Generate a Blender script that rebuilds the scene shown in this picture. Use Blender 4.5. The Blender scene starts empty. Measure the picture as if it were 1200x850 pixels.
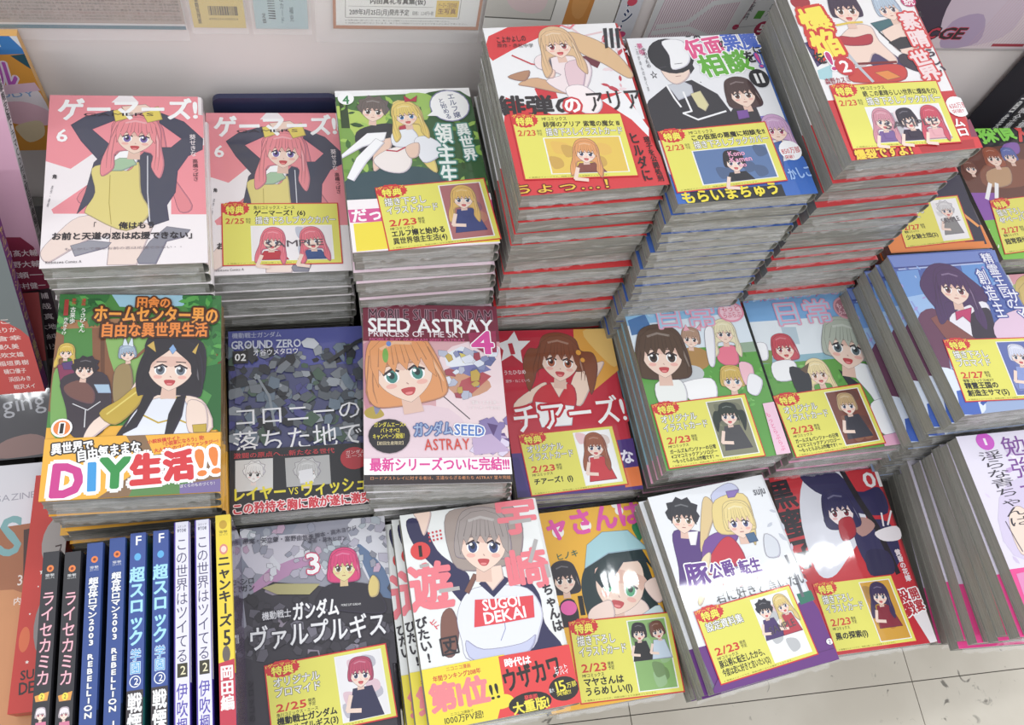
import bpy, math, random
from mathutils import Vector, Matrix, Euler

# ------------------------------------------------------------------ camera, world, lights, exposure
scene = bpy.context.scene
col = scene.collection
cam_data = bpy.data.cameras.new('camera')
cam = bpy.data.objects.new('camera', cam_data)
col.objects.link(cam)
cam_data.sensor_width = 36.0
cam_data.lens = 36.0 * 1000.0 / 1200.0
cam_data.clip_start = 0.02
R_CAM = Matrix(((0.9718, 0.0761, -0.2230), (-0.1665, 0.8914, -0.4216), (0.1667, 0.4468, 0.8789)))
cam.matrix_world = Matrix.Translation((0, 0, 0.825)) @ R_CAM.to_quaternion().to_matrix().to_4x4()
scene.camera = cam

world = bpy.data.worlds.new('shop_light')
scene.world = world
world.use_nodes = True
world.node_tree.nodes['Background'].inputs[0].default_value = (0.96, 0.97, 1.0, 1)
world.node_tree.nodes['Background'].inputs[1].default_value = 0.62


def tube_or_fill_light(name, loc, sx, sy, power, rz=0.0):
    d = bpy.data.lights.new(name, 'AREA')
    d.shape = 'RECTANGLE'
    d.size, d.size_y, d.energy = sx, sy, power
    d.color = (0.95, 0.98, 1.0)
    o = bpy.data.objects.new(name, d)
    o.location = loc
    o.rotation_euler = (0, 0, rz)
    col.objects.link(o)
    return o


tube_or_fill_light('ceiling_or_fill_light', (1.62, 0.62, 2.4), 1.2, 0.05, 6, 0.1)
tube_or_fill_light('ceiling_or_fill_light', (-0.9, 2.0, 2.4), 1.2, 0.1, 13)
tube_or_fill_light('ceiling_or_fill_light', (0.5, -1.4, 2.4), 1.2, 0.1, 18)
tube_or_fill_light('ceiling_or_fill_light', (-1.6, -1.4, 2.4), 1.2, 0.1, 13)
tube_or_fill_light('ceiling_or_fill_light', (-2.4, 0.3, 2.1), 1.2, 0.1, 16)  # added fill from the left that brightens the fore-edges
tube_or_fill_light('ceiling_or_fill_light', (2.8, -1.4, 2.4), 1.2, 0.1, 13)

scene.view_settings.view_transform = 'Standard'
scene.view_settings.look = 'None'
scene.view_settings.gamma = 1
scene.view_settings.use_curve_mapping = False
scene.view_settings.exposure = 0.40


# ------------------------------------------------------------------ materials
def lin(c):
    return c / 12.92 if c <= 0.04045 else ((c + 0.055) / 1.055) ** 2.4


HEX = {}


def rgb(h):
    if h not in HEX:
        c = [lin(int(h[i:i + 2], 16) / 255) for i in (0, 2, 4)]
        g = sum(c) / 3
        HEX[h] = tuple((v * 0.93 + g * 0.07) * 0.9 + 0.006 for v in c) + (1.0,)   # ink on paper, a little softer than the screen colour
    return HEX[h]


def mixc(h1, h2, k):
    return ''.join('%02x' % round(int(h1[i:i + 2], 16) * (1 - k) + int(h2[i:i + 2], 16) * k) for i in (0, 2, 4))


def new_mat(name):
    m = bpy.data.materials.new(name)
    m.use_nodes = True
    nt = m.node_tree
    return m, nt, nt.nodes['Principled BSDF']


def bump_from_noise(nt, target, scale, strength, dist, stretch=(1, 1, 1), detail=3):
    tc = nt.nodes.new('ShaderNodeTexCoord')
    mp = nt.nodes.new('ShaderNodeMapping')
    mp.inputs['Scale'].default_value = stretch
    n = nt.nodes.new('ShaderNodeTexNoise')
    n.inputs['Scale'].default_value = scale
    n.inputs['Detail'].default_value = detail
    b = nt.nodes.new('ShaderNodeBump')
    b.inputs['Strength'].default_value = strength
    b.inputs['Distance'].default_value = dist
    nt.links.new(tc.outputs['Object'], mp.inputs['Vector'])
    nt.links.new(mp.outputs['Vector'], n.inputs['Vector'])
    nt.links.new(n.outputs['Fac'], b.inputs['Height'])
    nt.links.new(b.outputs['Normal'], target)
    return n


def print_material(name, rough, coat, coat_rough, bump):
    m, nt, p = new_mat(name)
    a = nt.nodes.new('ShaderNodeAttribute')
    a.attribute_name = 'Col'
    nt.links.new(a.outputs['Color'], p.inputs['Base Color'])
    p.inputs['Roughness'].default_value = rough
    p.inputs['Coat Weight'].default_value = coat
    p.inputs['Coat Roughness'].default_value = coat_rough
    p.inputs['Specular IOR Level'].default_value = 0.3
    if bump:
        bump_from_noise(nt, p.inputs['Coat Normal'], 30, 1.0, bump, (1, 0.4, 1), 3)
    return m


M_FILM = print_material('wrapped_print', 0.5, 1.0, 0.05, 0.0005)
M_PRINT = print_material('plain_print', 0.45, 0.3, 0.2, 0)
M_MATT = print_material('matt_print', 0.6, 0.0, 0.3, 0)


def plain(name, h, rough=0.5, coat=0.0, metal=0.0, noise=0.0, nscale=40.0):
    m, nt, p = new_mat(name)
    p.inputs['Base Color'].default_value = rgb(h)
    p.inputs['Roughness'].default_value = rough
    p.inputs['Coat Weight'].default_value = coat
    p.inputs['Coat Roughness'].default_value = 0.08
    p.inputs['Metallic'].default_value = metal
    if noise:
        tc = nt.nodes.new('ShaderNodeTexCoord')
        n = nt.nodes.new('ShaderNodeTexNoise')
        n.inputs['Scale'].default_value = nscale
        n.inputs['Detail'].default_value = 6
        r = nt.nodes.new('ShaderNodeValToRGB')
        c = rgb(h)
        r.color_ramp.elements[0].position, r.color_ramp.elements[1].position = 0.3, 0.7
        r.color_ramp.elements[0].color = tuple(v * (1 - noise) for v in c[:3]) + (1,)
        r.color_ramp.elements[1].color = tuple(min(1, v * (1 + noise)) for v in c[:3]) + (1,)
        nt.links.new(tc.outputs['Object'], n.inputs['Vector'])
        nt.links.new(n.outputs['Fac'], r.inputs['Fac'])
        nt.links.new(r.outputs['Color'], p.inputs['Base Color'])
    return m


def pages_material():
    m, nt, p = new_mat('wrapped_page_edges')
    tc = nt.nodes.new('ShaderNodeTexCoord')
    mp = nt.nodes.new('ShaderNodeMapping')
    mp.inputs['Scale'].default_value = (6, 6, 1500)
    n = nt.nodes.new('ShaderNodeTexNoise')
    n.inputs['Scale'].default_value = 1.0
    n.inputs['Detail'].default_value = 4
    r = nt.nodes.new('ShaderNodeValToRGB')
    r.color_ramp.elements[0].position, r.color_ramp.elements[1].position = 0.3, 0.72
    r.color_ramp.elements[0].color = rgb('807f77')
    r.color_ramp.elements[1].color = rgb('98978e')
    mp2 = nt.nodes.new('ShaderNodeMapping')       # pale streaks painted as highlights of the fogged, creased film
    mp2.inputs['Scale'].default_value = (28, 28, 190)
    n2 = nt.nodes.new('ShaderNodeTexNoise')
    n2.inputs['Scale'].default_value = 1.0
    n2.inputs['Detail'].default_value = 5
    n2.inputs['Distortion'].default_value = 1.2
    r2 = nt.nodes.new('ShaderNodeValToRGB')
    r2.color_ramp.elements[0].position, r2.color_ramp.elements[1].position = 0.5, 0.68
    r2.color_ramp.elements[0].color = (0, 0, 0, 1)
    r2.color_ramp.elements[1].color = (.5, .5, .5, 1)
    mx = nt.nodes.new('ShaderNodeMixRGB')
    mx.inputs[2].default_value = rgb('cfcec6')
    oi = nt.nodes.new('ShaderNodeObjectInfo')
    va = nt.nodes.new('ShaderNodeVectorMath')
    va.operation = 'ADD'
    nt.links.new(tc.outputs['Object'], va.inputs[0])
    nt.links.new(oi.outputs['Random'], va.inputs[1])
    nt.links.new(va.outputs[0], mp.inputs['Vector'])
    nt.links.new(va.outputs[0], mp2.inputs['Vector'])
    nt.links.new(mp.outputs['Vector'], n.inputs['Vector'])
    nt.links.new(mp2.outputs['Vector'], n2.inputs['Vector'])
    nt.links.new(n.outputs['Fac'], r.inputs['Fac'])
    nt.links.new(n2.outputs['Fac'], r2.inputs['Fac'])
    sep = nt.nodes.new('ShaderNodeSeparateXYZ')      # painted film highlights stay on head and tail, left off the smooth fore-edge
    ab = nt.nodes.new('ShaderNodeMath')
    ab.operation = 'ABSOLUTE'
    ml = nt.nodes.new('ShaderNodeMath')
    ml.operation = 'MULTIPLY'
    nt.links.new(tc.outputs['Normal'], sep.inputs[0])
    nt.links.new(sep.outputs['Y'], ab.inputs[0])
    nt.links.new(ab.outputs[0], ml.inputs[0])
    nt.links.new(r2.outputs['Color'], ml.inputs[1])
    nt.links.new(ml.outputs[0], mx.inputs[0])
    nt.links.new(r.outputs['Color'], mx.inputs[1])
    nt.links.new(mx.outputs[0], p.inputs['Base Color'])
    p.inputs['Roughness'].default_value = 0.75
    p.inputs['Coat Weight'].default_value = 1.0
    p.inputs['Coat Roughness'].default_value = 0.12
    bump_from_noise(nt, p.inputs['Coat Normal'], 60, 1.0, 0.004, (0.7, 0.7, 3.0), 4)
    return m


M_PAGES = pages_material()


def seam_material():
    m, nt, p = new_mat('clear_film')
    p.inputs['Base Color'].default_value = (1, 1, 1, 1)
    p.inputs['Roughness'].default_value = 0.12
    p.inputs['Alpha'].default_value = 0.13
    p.inputs['Specular IOR Level'].default_value = 1.0
    bump_from_noise(nt, p.inputs['Normal'], 180, 1.0, 0.002, (1, 1, 1), 4)
    return m


M_SEAM = seam_material()


# ------------------------------------------------------------------ objects
def link(name, mesh, parent=None, mat=None):
    o = bpy.data.objects.new(name, mesh)
    if mat is not None and mesh is not None and not mesh.materials:
        mesh.materials.append(mat)
    if parent is not None:
        o.parent = parent
    col.objects.link(o)
    return o


def mesh_of(verts, faces, name='mesh', cols=None, smooth=False):
    me = bpy.data.meshes.new(name)
    me.from_pydata(verts, [], faces)
    if cols is not None:
        at = me.color_attributes.new('Col', 'FLOAT_COLOR', 'CORNER')
        buf = []
        for poly, c in zip(me.polygons, cols):
            buf.extend(c * poly.loop_total)
        at.data.foreach_set('color', buf)
    if smooth:
        me.polygons.foreach_set('use_smooth', [True] * len(me.polygons))
    return me


def tag(o, label, category, group=None, kind=None):
    o['label'] = label
    o['category'] = category
    if group:
        o['group'] = group
    if kind:
        o['kind'] = kind
    return o


def box(x0, x1, y0, y1, z0, z1):
    v = [(x, y, z) for z in (z0, z1) for y in (y0, y1) for x in (x0, x1)]
    f = [(0, 2, 3, 1), (4, 5, 7, 6), (0, 1, 5, 4), (2, 6, 7, 3), (0, 4, 6, 2), (1, 3, 7, 5)]
    return v, f


def box_mesh(x0, x1, y0, y1, z0, z1, colour=None):
    v, f = box(x0, x1, y0, y1, z0, z1)
    return mesh_of(v, f, 'box', [rgb(colour)] * 6 if colour else None)


# ------------------------------------------------------------------ glyphs (built once from the built-in font)
GLYPH = {}
WEIGHT = (0.0, 0.016, 0.042, 0.075)      # thickening per letter height


def want_glyphs(pairs):
    todo = [p for p in pairs if p not in GLYPH and p[0] not in ' \u3000']
    tmp = []
    for ch, off in todo:
        c = bpy.data.curves.new('glyph', 'FONT')
        c.body = ch
        c.size = 1
        c.resolution_u = 2
        c.offset = off
        o = bpy.data.objects.new('glyph', c)
        col.objects.link(o)
        tmp.append((ch, off, o, c))
    dg = bpy.context.evaluated_depsgraph_get()
    for ch, off, o, c in tmp:
        ev = o.evaluated_get(dg)
        m = ev.to_mesh()
        vs = [(v.co.x, v.co.y) for v in m.vertices]
        fs = [tuple(p.vertices) for p in m.polygons]
        ev.to_mesh_clear()
        GLYPH[(ch, off)] = (vs, fs)
    for ch, off, o, c in tmp:
        bpy.data.objects.remove(o)
        bpy.data.curves.remove(c)


def glyph(ch, off):
    if (ch, off) not in GLYPH:
        want_glyphs([(ch, off)])
    return GLYPH[(ch, off)]


def wide(ch):
    return ord(ch) > 0x2000


def advance(ch):
    if ch in ' \u3000':
        return 0.3
    if wide(ch):
        return 1.0
    vs = glyph(ch, 0.0)[0]
    xs = [v[0] for v in vs]
    return max(xs) - min(xs) + 0.09


ROT_V = 'ー～「」（）()・…'


# ------------------------------------------------------------------ flat print: coloured faces in sheet millimetres, y down
class Sheet:
    STEP = 0.003      # mm between two layers of ink

    def __init__(self, w, h, z=0.0, clip=True):
        self.w, self.h, self.z, self.clip = w, h, z, clip
        self.parts = {}
        self.cur = 'print'

    def part(self, n):
        self.cur = n

    def _add(self, pts, faces, c):
        vs, fs, cs, zs = self.parts.setdefault(self.cur, ([], [], [], []))
        b = len(vs)
        vs.extend((x, y, self.z) for x, y in pts)
        fs.extend(tuple(i + b for i in f) for f in faces)
        cs.extend([rgb(c)] * len(faces))

    def _clip(self, pts):
        if not self.clip:
            return pts
        for ax, lim, sg in ((0, 0.0, 1), (0, self.w, -1), (1, 0.0, 1), (1, self.h, -1)):
            if not pts:
                return pts
            if all(sg * (q[ax] - lim) >= 0 for q in pts):
                continue
            out = []
            for i, q in enumerate(pts):
                r = pts[i - 1]
                a, b = sg * (r[ax] - lim), sg * (q[ax] - lim)
                if (a >= 0) != (b >= 0):
                    k = a / (a - b)
                    out.append((r[0] + (q[0] - r[0]) * k, r[1] + (q[1] - r[1]) * k))
                if b >= 0:
                    out.append(q)
            pts = out
        return pts

    def poly(self, pts, c, step=True):
        pts = self._clip(pts)
        if len(pts) < 3:
            return
        area = sum(pts[i - 1][0] * pts[i][1] - pts[i][0] * pts[i - 1][1] for i in range(len(pts)))
        if area > 0:                       # y is down here, so this order faces away from the paper
            pts = pts[::-1]
        if abs(area) < 1e-4:
            return
        if step:
            self.z += self.STEP
        self._add(pts, [tuple(range(len(pts)))], c)

    def drawn(self, pts, c, smooth, tone=True):
        """a shape of a drawn figure: ink line round it, darker second tone along its right and lower side"""
        if smooth:
            pts = self.curve(pts)
        area = sum(pts[i - 1][0] * pts[i][1] - pts[i][0] * pts[i - 1][1] for i in range(len(pts))) / 2
        if abs(area) < 2.5:
            return self.poly(pts, c)
        if area < 0:
            pts = pts[::-1]
        self.line(pts + pts[:1], .5, mixc(c, '281c24', .62))
        n = len(pts)
        if tone and abs(area) > 30:
            self.poly(pts, mixc(c, '4a3a70', .2))
            per = sum(math.dist(pts[i - 1], pts[i]) for i in range(n))
            d = min(1.3, abs(area) / per * .45)
            ins = []
            for i in range(n):
                a, b, q = pts[i - 1], pts[i], pts[(i + 1) % n]
                tx, ty = q[0] - a[0], q[1] - a[1]
                L = math.hypot(tx, ty) or 1
                nx, ny = -ty / L, tx / L
                k = d * (0.55 + 0.45 * (-nx - ny) * .7)     # thicker tone to the right and below
                ins.append((b[0] + nx * max(.12, k), b[1] + ny * max(.12, k)))
            self.poly(ins, c)
        else:
            self.poly(pts, c)

    def smooth(self, pts, c):
        self.poly(self.curve(pts), c)

    def curve(self, pts):
        out = []
        n = len(pts)
        for i in range(n):
            p0, p1, p2, p3 = pts[i - 1], pts[i], pts[(i + 1) % n], pts[(i + 2) % n]
            for k in range(4):
                t = k / 4
                out.append(tuple(0.5 * (2 * p1[a] + (p2[a] - p0[a]) * t + (2 * p0[a] - 5 * p1[a] + 4 * p2[a] - p3[a]) * t * t
                                        + (3 * p1[a] - p0[a] - 3 * p2[a] + p3[a]) * t ** 3) for a in (0, 1)))
        return out

    def ell(self, x, y, rx, ry, c, rot=0.0, n=None):
        n = n or (10 if max(rx, ry) < 2 else 20)
        cr, sr = math.cos(rot), math.sin(rot)
        self.poly([(x + rx * math.cos(a) * cr - ry * math.sin(a) * sr, y + rx * math.cos(a) * sr + ry * math.sin(a) * cr)
                   for a in (2 * math.pi * i / n for i in range(n))], c)

    def line(self, pts, w, c, taper=False):
        self.z += self.STEP
        for i in range(len(pts) - 1):
            (x0, y0), (x1, y1) = pts[i], pts[i + 1]
            d = math.hypot(x1 - x0, y1 - y0) or 1e-6
            nx, ny = -(y1 - y0) / d * w / 2, (x1 - x0) / d * w / 2
            ex, ey = (x1 - x0) / d * w * 0.2, (y1 - y0) / d * w * 0.2
            k = 0.35 if taper and i == len(pts) - 2 else 1
            self.poly([(x0 + nx - ex, y0 + ny - ey), (x1 + nx * k + ex, y1 + ny * k + ey), (x1 - nx * k + ex, y1 - ny * k + ey),
                       (x0 - nx - ex, y0 - ny - ey)], c, step=False)
            self.z += 0.0003

    def _glyph(self, ch, r, c, M):
        """the glyph, thickened by r millimetres with shifted copies of itself"""
        vs, fs = glyph(ch, 0.0)
        pts0 = [(M[0] * x + M[1] * y + M[2], M[3] * x + M[4] * y + M[5]) for x, y in vs]
        if r < 0.04:
            shifts = [(0, 0)]
        else:
            k = 4 if r < 0.22 else 8 if r < 0.9 else 12
            shifts = [(r * math.cos((i + .5) * 2 * math.pi / k), r * math.sin((i + .5) * 2 * math.pi / k)) for i in range(k)]
            if r > 0.9:
                shifts += [(x * .5, y * .5) for x, y in shifts[::2]]
        for sx, sy in shifts:
            pts = [(x + sx, y + sy) for x, y in pts0]
            if self.clip:
                mnx, mxx = min(p[0] for p in pts), max(p[0] for p in pts)
                mny, mxy = min(p[1] for p in pts), max(p[1] for p in pts)
                if mnx < 0 or mny < 0 or mxx > self.w or mxy > self.h:
                    for f in fs:
                        self.poly([pts[i] for i in f], c, step=False)
                    self.z += 0.00015
                    continue
            self._add(pts, fs, c)
            self.z += 0.00015

    def text(self, s, x0, y0, x1, y1, h, c, oc='', ow=0, b=1, vert=0, fit=True):
        """centre line of the text from (x0, y0) to (x1, y1); h = height of the letters (width of a column when vertical)"""
        lines = s.split('|')
        if len(lines) > 1:
            d = math.hypot(x1 - x0, y1 - y0) or 1
            nx, ny = -(y1 - y0) / d, (x1 - x0) / d
            for i, ln in enumerate(lines):
                k = (i - (len(lines) - 1) / 2) * h * 1.1
                self.text(ln, x0 + nx * k, y0 + ny * k, x1 + nx * k, y1 + ny * k, h, c, oc, ow, b, vert)
            return
        L = math.hypot(x1 - x0, y1 - y0)
        ux, uy = (x1 - x0) / L, (y1 - y0) / L
        hh = min(h, L / len(s) if not vert else h)
        jobs = ([(oc, WEIGHT[b] * hh + ow)] if oc else []) + [(c, WEIGHT[b] * hh)]
        for cc, off in jobs:
            self.z += self.STEP
            if vert:
                n = len(s)
                cell = L / n
                sx, sy = h / 0.86, cell / 0.98
                for i, ch in enumerate(s):
                    if ch in ' \u3000':
                        continue
                    cx, cy = x0 + ux * cell * (i + .5), y0 + uy * cell * (i + .5)
                    vx, vy = -uy, ux            # reading direction of a column is u, its right-hand side is -v
                    rx, ry = uy, -ux
                    mx = 0.5 if wide(ch) else advance(ch) / 2
                    my = 0.36
                    if ch in ROT_V:             # turned a quarter: glyph x runs down the column
                        ax, ay = ux * sy, uy * sy
                        bx, by = rx * sx, ry * sx
                    else:
                        ax, ay = rx * sx, ry * sx
                        bx, by = -ux * sy, -uy * sy
                    self._glyph(ch, off, cc, (ax, bx, cx - ax * mx - bx * my, ay, by, cy - ay * mx - by * my))
            else:
                adv = [advance(ch) for ch in s]
                A = sum(adv)
                cjk = any(wide(ch) for ch in s)
                sy = h / (0.875 if cjk else 0.69)
                my = 0.36 if cjk else 0.345
                sx = L / A if (fit or L / A < sy) else sy
                ax, ay = ux * sx, uy * sx
                bx, by = uy * sy, -ux * sy       # glyph y points up the sheet
                pos = 0
                for ch, ad in zip(s, adv):
                    if ch not in ' \u3000':
                        off0 = 0 if wide(ch) else 0.045 - min(v[0] for v in glyph(ch, 0.0)[0])
                        px = pos + off0
                        self._glyph(ch, off, cc, (ax, bx, x0 + ax * px - bx * my, ay, by, y0 + ay * px - by * my))
                    pos += ad

    def head(self, x, y, s, rot, style, hair, eye, skin, mouth=1):
        """a plain drawn head of no one in particular; s = half the width of the face"""
        a = -math.radians(rot)
        ca, sa = math.cos(a), math.sin(a)

        def T(*q):
            return [(x + s * (q[i] * ca - q[i + 1] * sa), y + s * (q[i] * sa + q[i + 1] * ca)) for i in range(0, len(q), 2)]

        det = s > 3.2
        dark, light = mixc(hair, '201820', 0.25), mixc(hair, 'ffffff', 0.3)
        back = {'long': (-1.3, -.6, -.9, -1.5, 0, -1.85, .9, -1.5, 1.35, -.6, 1.45, .6, 1.7, 2.0, 1.5, 3.0, 1.0, 2.2, .9, 1.2, -.9, 1.2, -1.0, 2.4, -1.6, 3.0, -1.7, 1.9, -1.4, .6),
                'bob': (-1.25, -.6, -.9, -1.4, 0, -1.7, .9, -1.4, 1.25, -.6, 1.4, .4, 1.35, 1.1, .8, 1.35, -.8, 1.35, -1.35, 1.1, -1.4, .4),
                'short': (-1.2, -.5, -.9, -1.4, 0, -1.65, .9, -1.4, 1.2, -.5, 1.25, .4, .9, .7, -.9, .7, -1.25, .4),
                'spiky': (-1.3, .1, -1.5, -.4, -1.25, -.7, -1.35, -1.2, -.8, -1.35, -.5, -1.8, 0, -1.6, .5, -1.85, .8, -1.4, 1.35, -1.25, 1.2, -.7, 1.45, -.3, 1.2, .2, .9, .4, -.9, .4),
                'parted': (-1.3, -.6, -.9, -1.35, 0, -1.6, .9, -1.35, 1.35, -.6, 1.5, .5, 1.45, 1.5, 1.0, 1.5, -1.0, 1.5, -1.35, 1.5, -1.5, .5),
                'tails': (-1.2, -.6, -.9, -1.4, 0, -1.7, .9, -1.4, 1.2, -.7, 1.9, -.6, 2.1, .4, 1.7, 1.9, 1.4, .6, 1.0, .6, -1.0, .6, -1.4, 1.4, -1.7, 2.0, -2.0, .5, -1.7, -.5)}
        if style in back:
            self.drawn(T(*back[style]), hair, style != 'spiky', s > 2)
            if det and style in ('long', 'parted', 'bob', 'tails'):
                low = 2.4 if style == 'long' else 1.1
                for k, q in ((-1.35, -1.45), (-1.15, -1.2), (1.15, 1.2), (1.32, 1.4)):
                    self.line(T(k * .8, -.8, k, .2, q, low * .55, q * .97, low), .05 * s, dark, True)
                self.line(T(1.0, -.6, 1.22, .3, 1.3, low * .6), .09 * s, light, True)
        self.poly(T(-.3, .8, .3, .8, .35, 1.7, -.35, 1.7), mixc(skin, 'c08070', 0.25))
        self.drawn(T(-.98, -.4, -.95, .35, -.62, .85, -.1, 1.22, .1, 1.22, .62, .85, .95, .35, .98, -.4, .6, -1.1, -.6, -1.1), skin, True, False)
        if det:
            self.smooth(T(-.96, -.5, -.93, .1, -.5, -.25, 0, .0, .5, -.25, .93, .1, .96, -.5), mixc(skin, 'c07868', .28))
        for k in (-1, 1):
            if s > 1.2:
                cx, cy = T(k * .46, .18)[0]
                if det:
                    self.ell(cx, cy, .27 * s, .27 * s, 'fbfbfb', a, 12)
                self.ell(cx, cy, .2 * s, .26 * s, eye, a, 12)
                if det:
                    hx, hy = T(k * .46, .13)[0]
                    self.ell(hx, hy, .11 * s, .15 * s, mixc(eye, '101018', .7), a, 10)
                    hx, hy = T(k * .46 - .08, .06)[0]
                    self.ell(hx, hy, .07 * s, .07 * s, 'ffffff', a, 8)
                    bx, by = T(k * .55, .55)[0]
                    self.ell(bx, by, .2 * s, .1 * s, mixc(skin, 'f09088', .45), a, 10)
                self.line(T(k * .18, 0, k * .4, -.12, k * .74, .06), .09 * s, '3a2a30')
                if det:
                    self.line(T(k * .22, -.28, k * .66, -.26), .05 * s, dark)
        if det:
            self.line(T(0, .5, .05, .56), .04 * s, mixc(skin, '804040', .5))
        if s > 1.2:
            if mouth == 1:
                self.smooth(T(-.24, .72, .24, .72, .14, .98, -.12, .98), 'c8484c')
                if det:
                    self.smooth(T(-.12, .88, .12, .88, .08, .96, -.08, .96), 'f08c8c')
            elif mouth == 0:
                self.line(T(-.14, .78, .14, .78), .06 * s, 'a85858')
        if style == 'parted':
            self.smooth(T(0, -1.35, -.6, -1.2, -1.1, -.5, -1.2, .5, -.95, .3, -.85, -.2, -.3, -.75, 0, -1.0, .3, -.75, .85, -.2, .95, .3, 1.2, .5, 1.1, -.5, .6, -1.2), hair)
        elif style != 'none':
            self.drawn(T(-1.1, -.3, -1.0, -1.0, -.5, -1.4, .1, -1.5, .6, -1.35, 1.0, -1.0, 1.12, -.3, 1.1, .45, .88, .15, .72, -.42, .52, -.02, .3, -.45, .12, .0, -.12, -.42,
                        -.32, .02, -.52, -.42, -.72, .05, -.86, -.2, -1.0, .5), hair, False, False)
            if det:
                self.line(T(-.62, -1.0, -.1, -1.18, .5, -1.05), .12 * s, light)
                for k in (-.85, -.52, -.3, -.12, .12, .3, .6, .9):
                    self.line(T(k, -.3, k * .8, -1.05), .045 * s, dark, True)

    def card(self, q):
        """a yellow bonus card: q = TL, TR, BL corners, layout and texts"""
        x0, y0, x1, y1, x2, y2, lay, head, date, small, name, pic, sample = q

        def at(u, v):
            return (x0 + (x1 - x0) * u + (x2 - x0) * v, y0 + (y1 - y0) * u + (y2 - y0) * v)
        w, h = math.hypot(x1 - x0, y1 - y0), math.hypot(x2 - x0, y2 - y0)
        keep = self.clip
        self.clip = False
        self.cur = 'promo_card'
        self.z += 0.25
        bx, by = 1.1 / w, 1.1 / h
        zt = self.z
        quad = [at(0, 1), at(1, 1), at(1, 0), at(0, 0)]
        self.poly([at(0, 0), at(1, 0), at(1, 1), at(0, 1)], 'd8242a')
        # the card has a thickness of its own
        vs, fs, cs, _ = self.parts[self.cur]
        b = len(vs)
        vs.extend([(p[0], p[1], zt - 0.23) for p in quad] + [(p[0], p[1], self.z) for p in quad])
        for i in range(4):
            j = (i + 1) % 4
            fs.append((b + i, b + j, b + 4 + j, b + 4 + i))
            cs.append(rgb('c8202a'))
        self.poly([at(bx, by), at(1 - bx, by), at(1 - bx, 1 - by), at(bx, 1 - by)], 'e9e45c')

        def line(s, u0, v, u1, hh, c, oc='', ow=0, b=1, fit=True):
            self.text(s, *at(u0, v), *at(u1, v), hh * h, c, oc, ow, b, 0, fit)
        self.cur = 'promo_card/gift_badge'
        bu, bv, ru, rv = (.115, .085, .125, .125) if lay == 'wide' else (.14, .08, .145, .115)
        pts = []
        for i in range(36):
            a = math.pi * 2 * i / 36
            k = 1.0 if i % 2 else 0.9
            pts.append(at(max(.0, bu + ru * k * math.cos(a)), max(-.03, bv + rv * k * math.sin(a))))
        self.poly(pts, 'd8242a')
        line('ゲーマーズ', bu - ru * .8, bv - rv * .5, bu + ru * .8, rv * .42, 'f8e040', b=1)
        line('特典', bu - ru * .62, bv + rv * .2, bu + ru * .62, rv * .95, 'f8ee50', 'a01018', .25, b=2)
        self.cur = 'promo_card/card_lettering'
        if lay == 'wide':
            line(small, .27, .075, .27 + min(.4, len(small) * .032), .06, '1c1a18', fit=True)
            line(name, .27, .165, .96, .085, '1c1a18', b=2, fit=False)
            line(date, .03, .29, .19, .085, 'd83020', b=2)
            line('発売|予定', .2, .29, .245, .042, '1c1a18', b=1)
            line(head, .28, .285, .97, .115, 'fdfdf8', '66655c', .42, b=1, fit=False)
            r = (.24, .37, .93, .93)
        else:
            hs = head.split('|')
            for i, s in enumerate(hs):
                line(s, .055, .255 + i * .135, min(.52, .055 + len(s) * .075), .115, 'fdfdf8', '66655c', .48, b=1)
            line(date, .055, .585, .3, .095, 'd83020', b=2)
            line('発売|予定', .31, .585, .37, .045, '1c1a18', b=1)
            line(small, .055, .675, .055 + len(small) * .03, .045, '1c1a18', fit=True)
            ns = name.split('|')
            hh = .1 if len(ns) < 3 else .065
            for i, s in enumerate(ns):
                line(s, .055, .755 + i * hh * 1.12 + (.03 if len(ns) < 2 else 0), .53, hh * .93, '1c1a18', b=2, fit=False)
            r = (.56, .06, .95, .94)
        line('※画像はイメージです。特典は無くなり次第終了となります。', .04, .965, .75, .02, '8a7a20', b=0)
        self.cur = 'promo_card/card_picture'
        u0, v0, u1, v1 = r
        self.poly([at(u0, v0), at(u1, v0), at(u1, v1), at(u0, v1)], 'f6f6f2')
        e = .012
        u0, v0, u1, v1 = u0 + e, v0 + e, u1 - e, v1 - e
        self.poly([at(u0, v0), at(u1, v0), at(u1, v1), at(u0, v1)], pic[0])
        rnd = random.Random(len(name) + int(w * 7))
        for i in range(7):
            a, b_ = rnd.uniform(u0, u1 - .12), rnd.uniform(v0, v1 - .2)
            base = pic[1][i % len(pic[1])]
            cc = ''.join('%02x' % ((int(pic[0][k:k + 2], 16) * 3 + int(base[1 + i % 2][k:k + 2], 16)) // 4) for k in (0, 2, 4))
            self.smooth([at(a, b_), at(a + .1, b_ + .03), at(a + .11, b_ + .15), at(a + .02, b_ + .18)], cc)
        n = len(pic[1])
        uw = u1 - u0
        for i, (st, hr, dress) in enumerate(pic[1]):
            cu = u0 + uw * (i + .5) / n
            fs_ = min(.14 * h, .2 * uw * w / n * (1.6 if n > 1 else 1.15), (v1 - v0) * h / 4.4)
            hw_ = fs_ * 1.25 / w
            cv = v0 + 1.95 * fs_ / h
            dv = fs_ / h
            self.drawn([at(cu - hw_ * .75, cv + dv * 1.3), at(cu + hw_ * .75, cv + dv * 1.3), at(cu + hw_ * 1.35, min(v1, cv + dv * 4.2)), at(cu - hw_ * 1.35, min(v1, cv + dv * 4.2))], dress, False)
            ang = math.degrees(math.atan2(-(y1 - y0), x1 - x0))
            self.head(*at(cu, cv), fs_, ang + (8 if i % 2 else -6), st, hr, '4a5070', 'f6dccc', 1)
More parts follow.
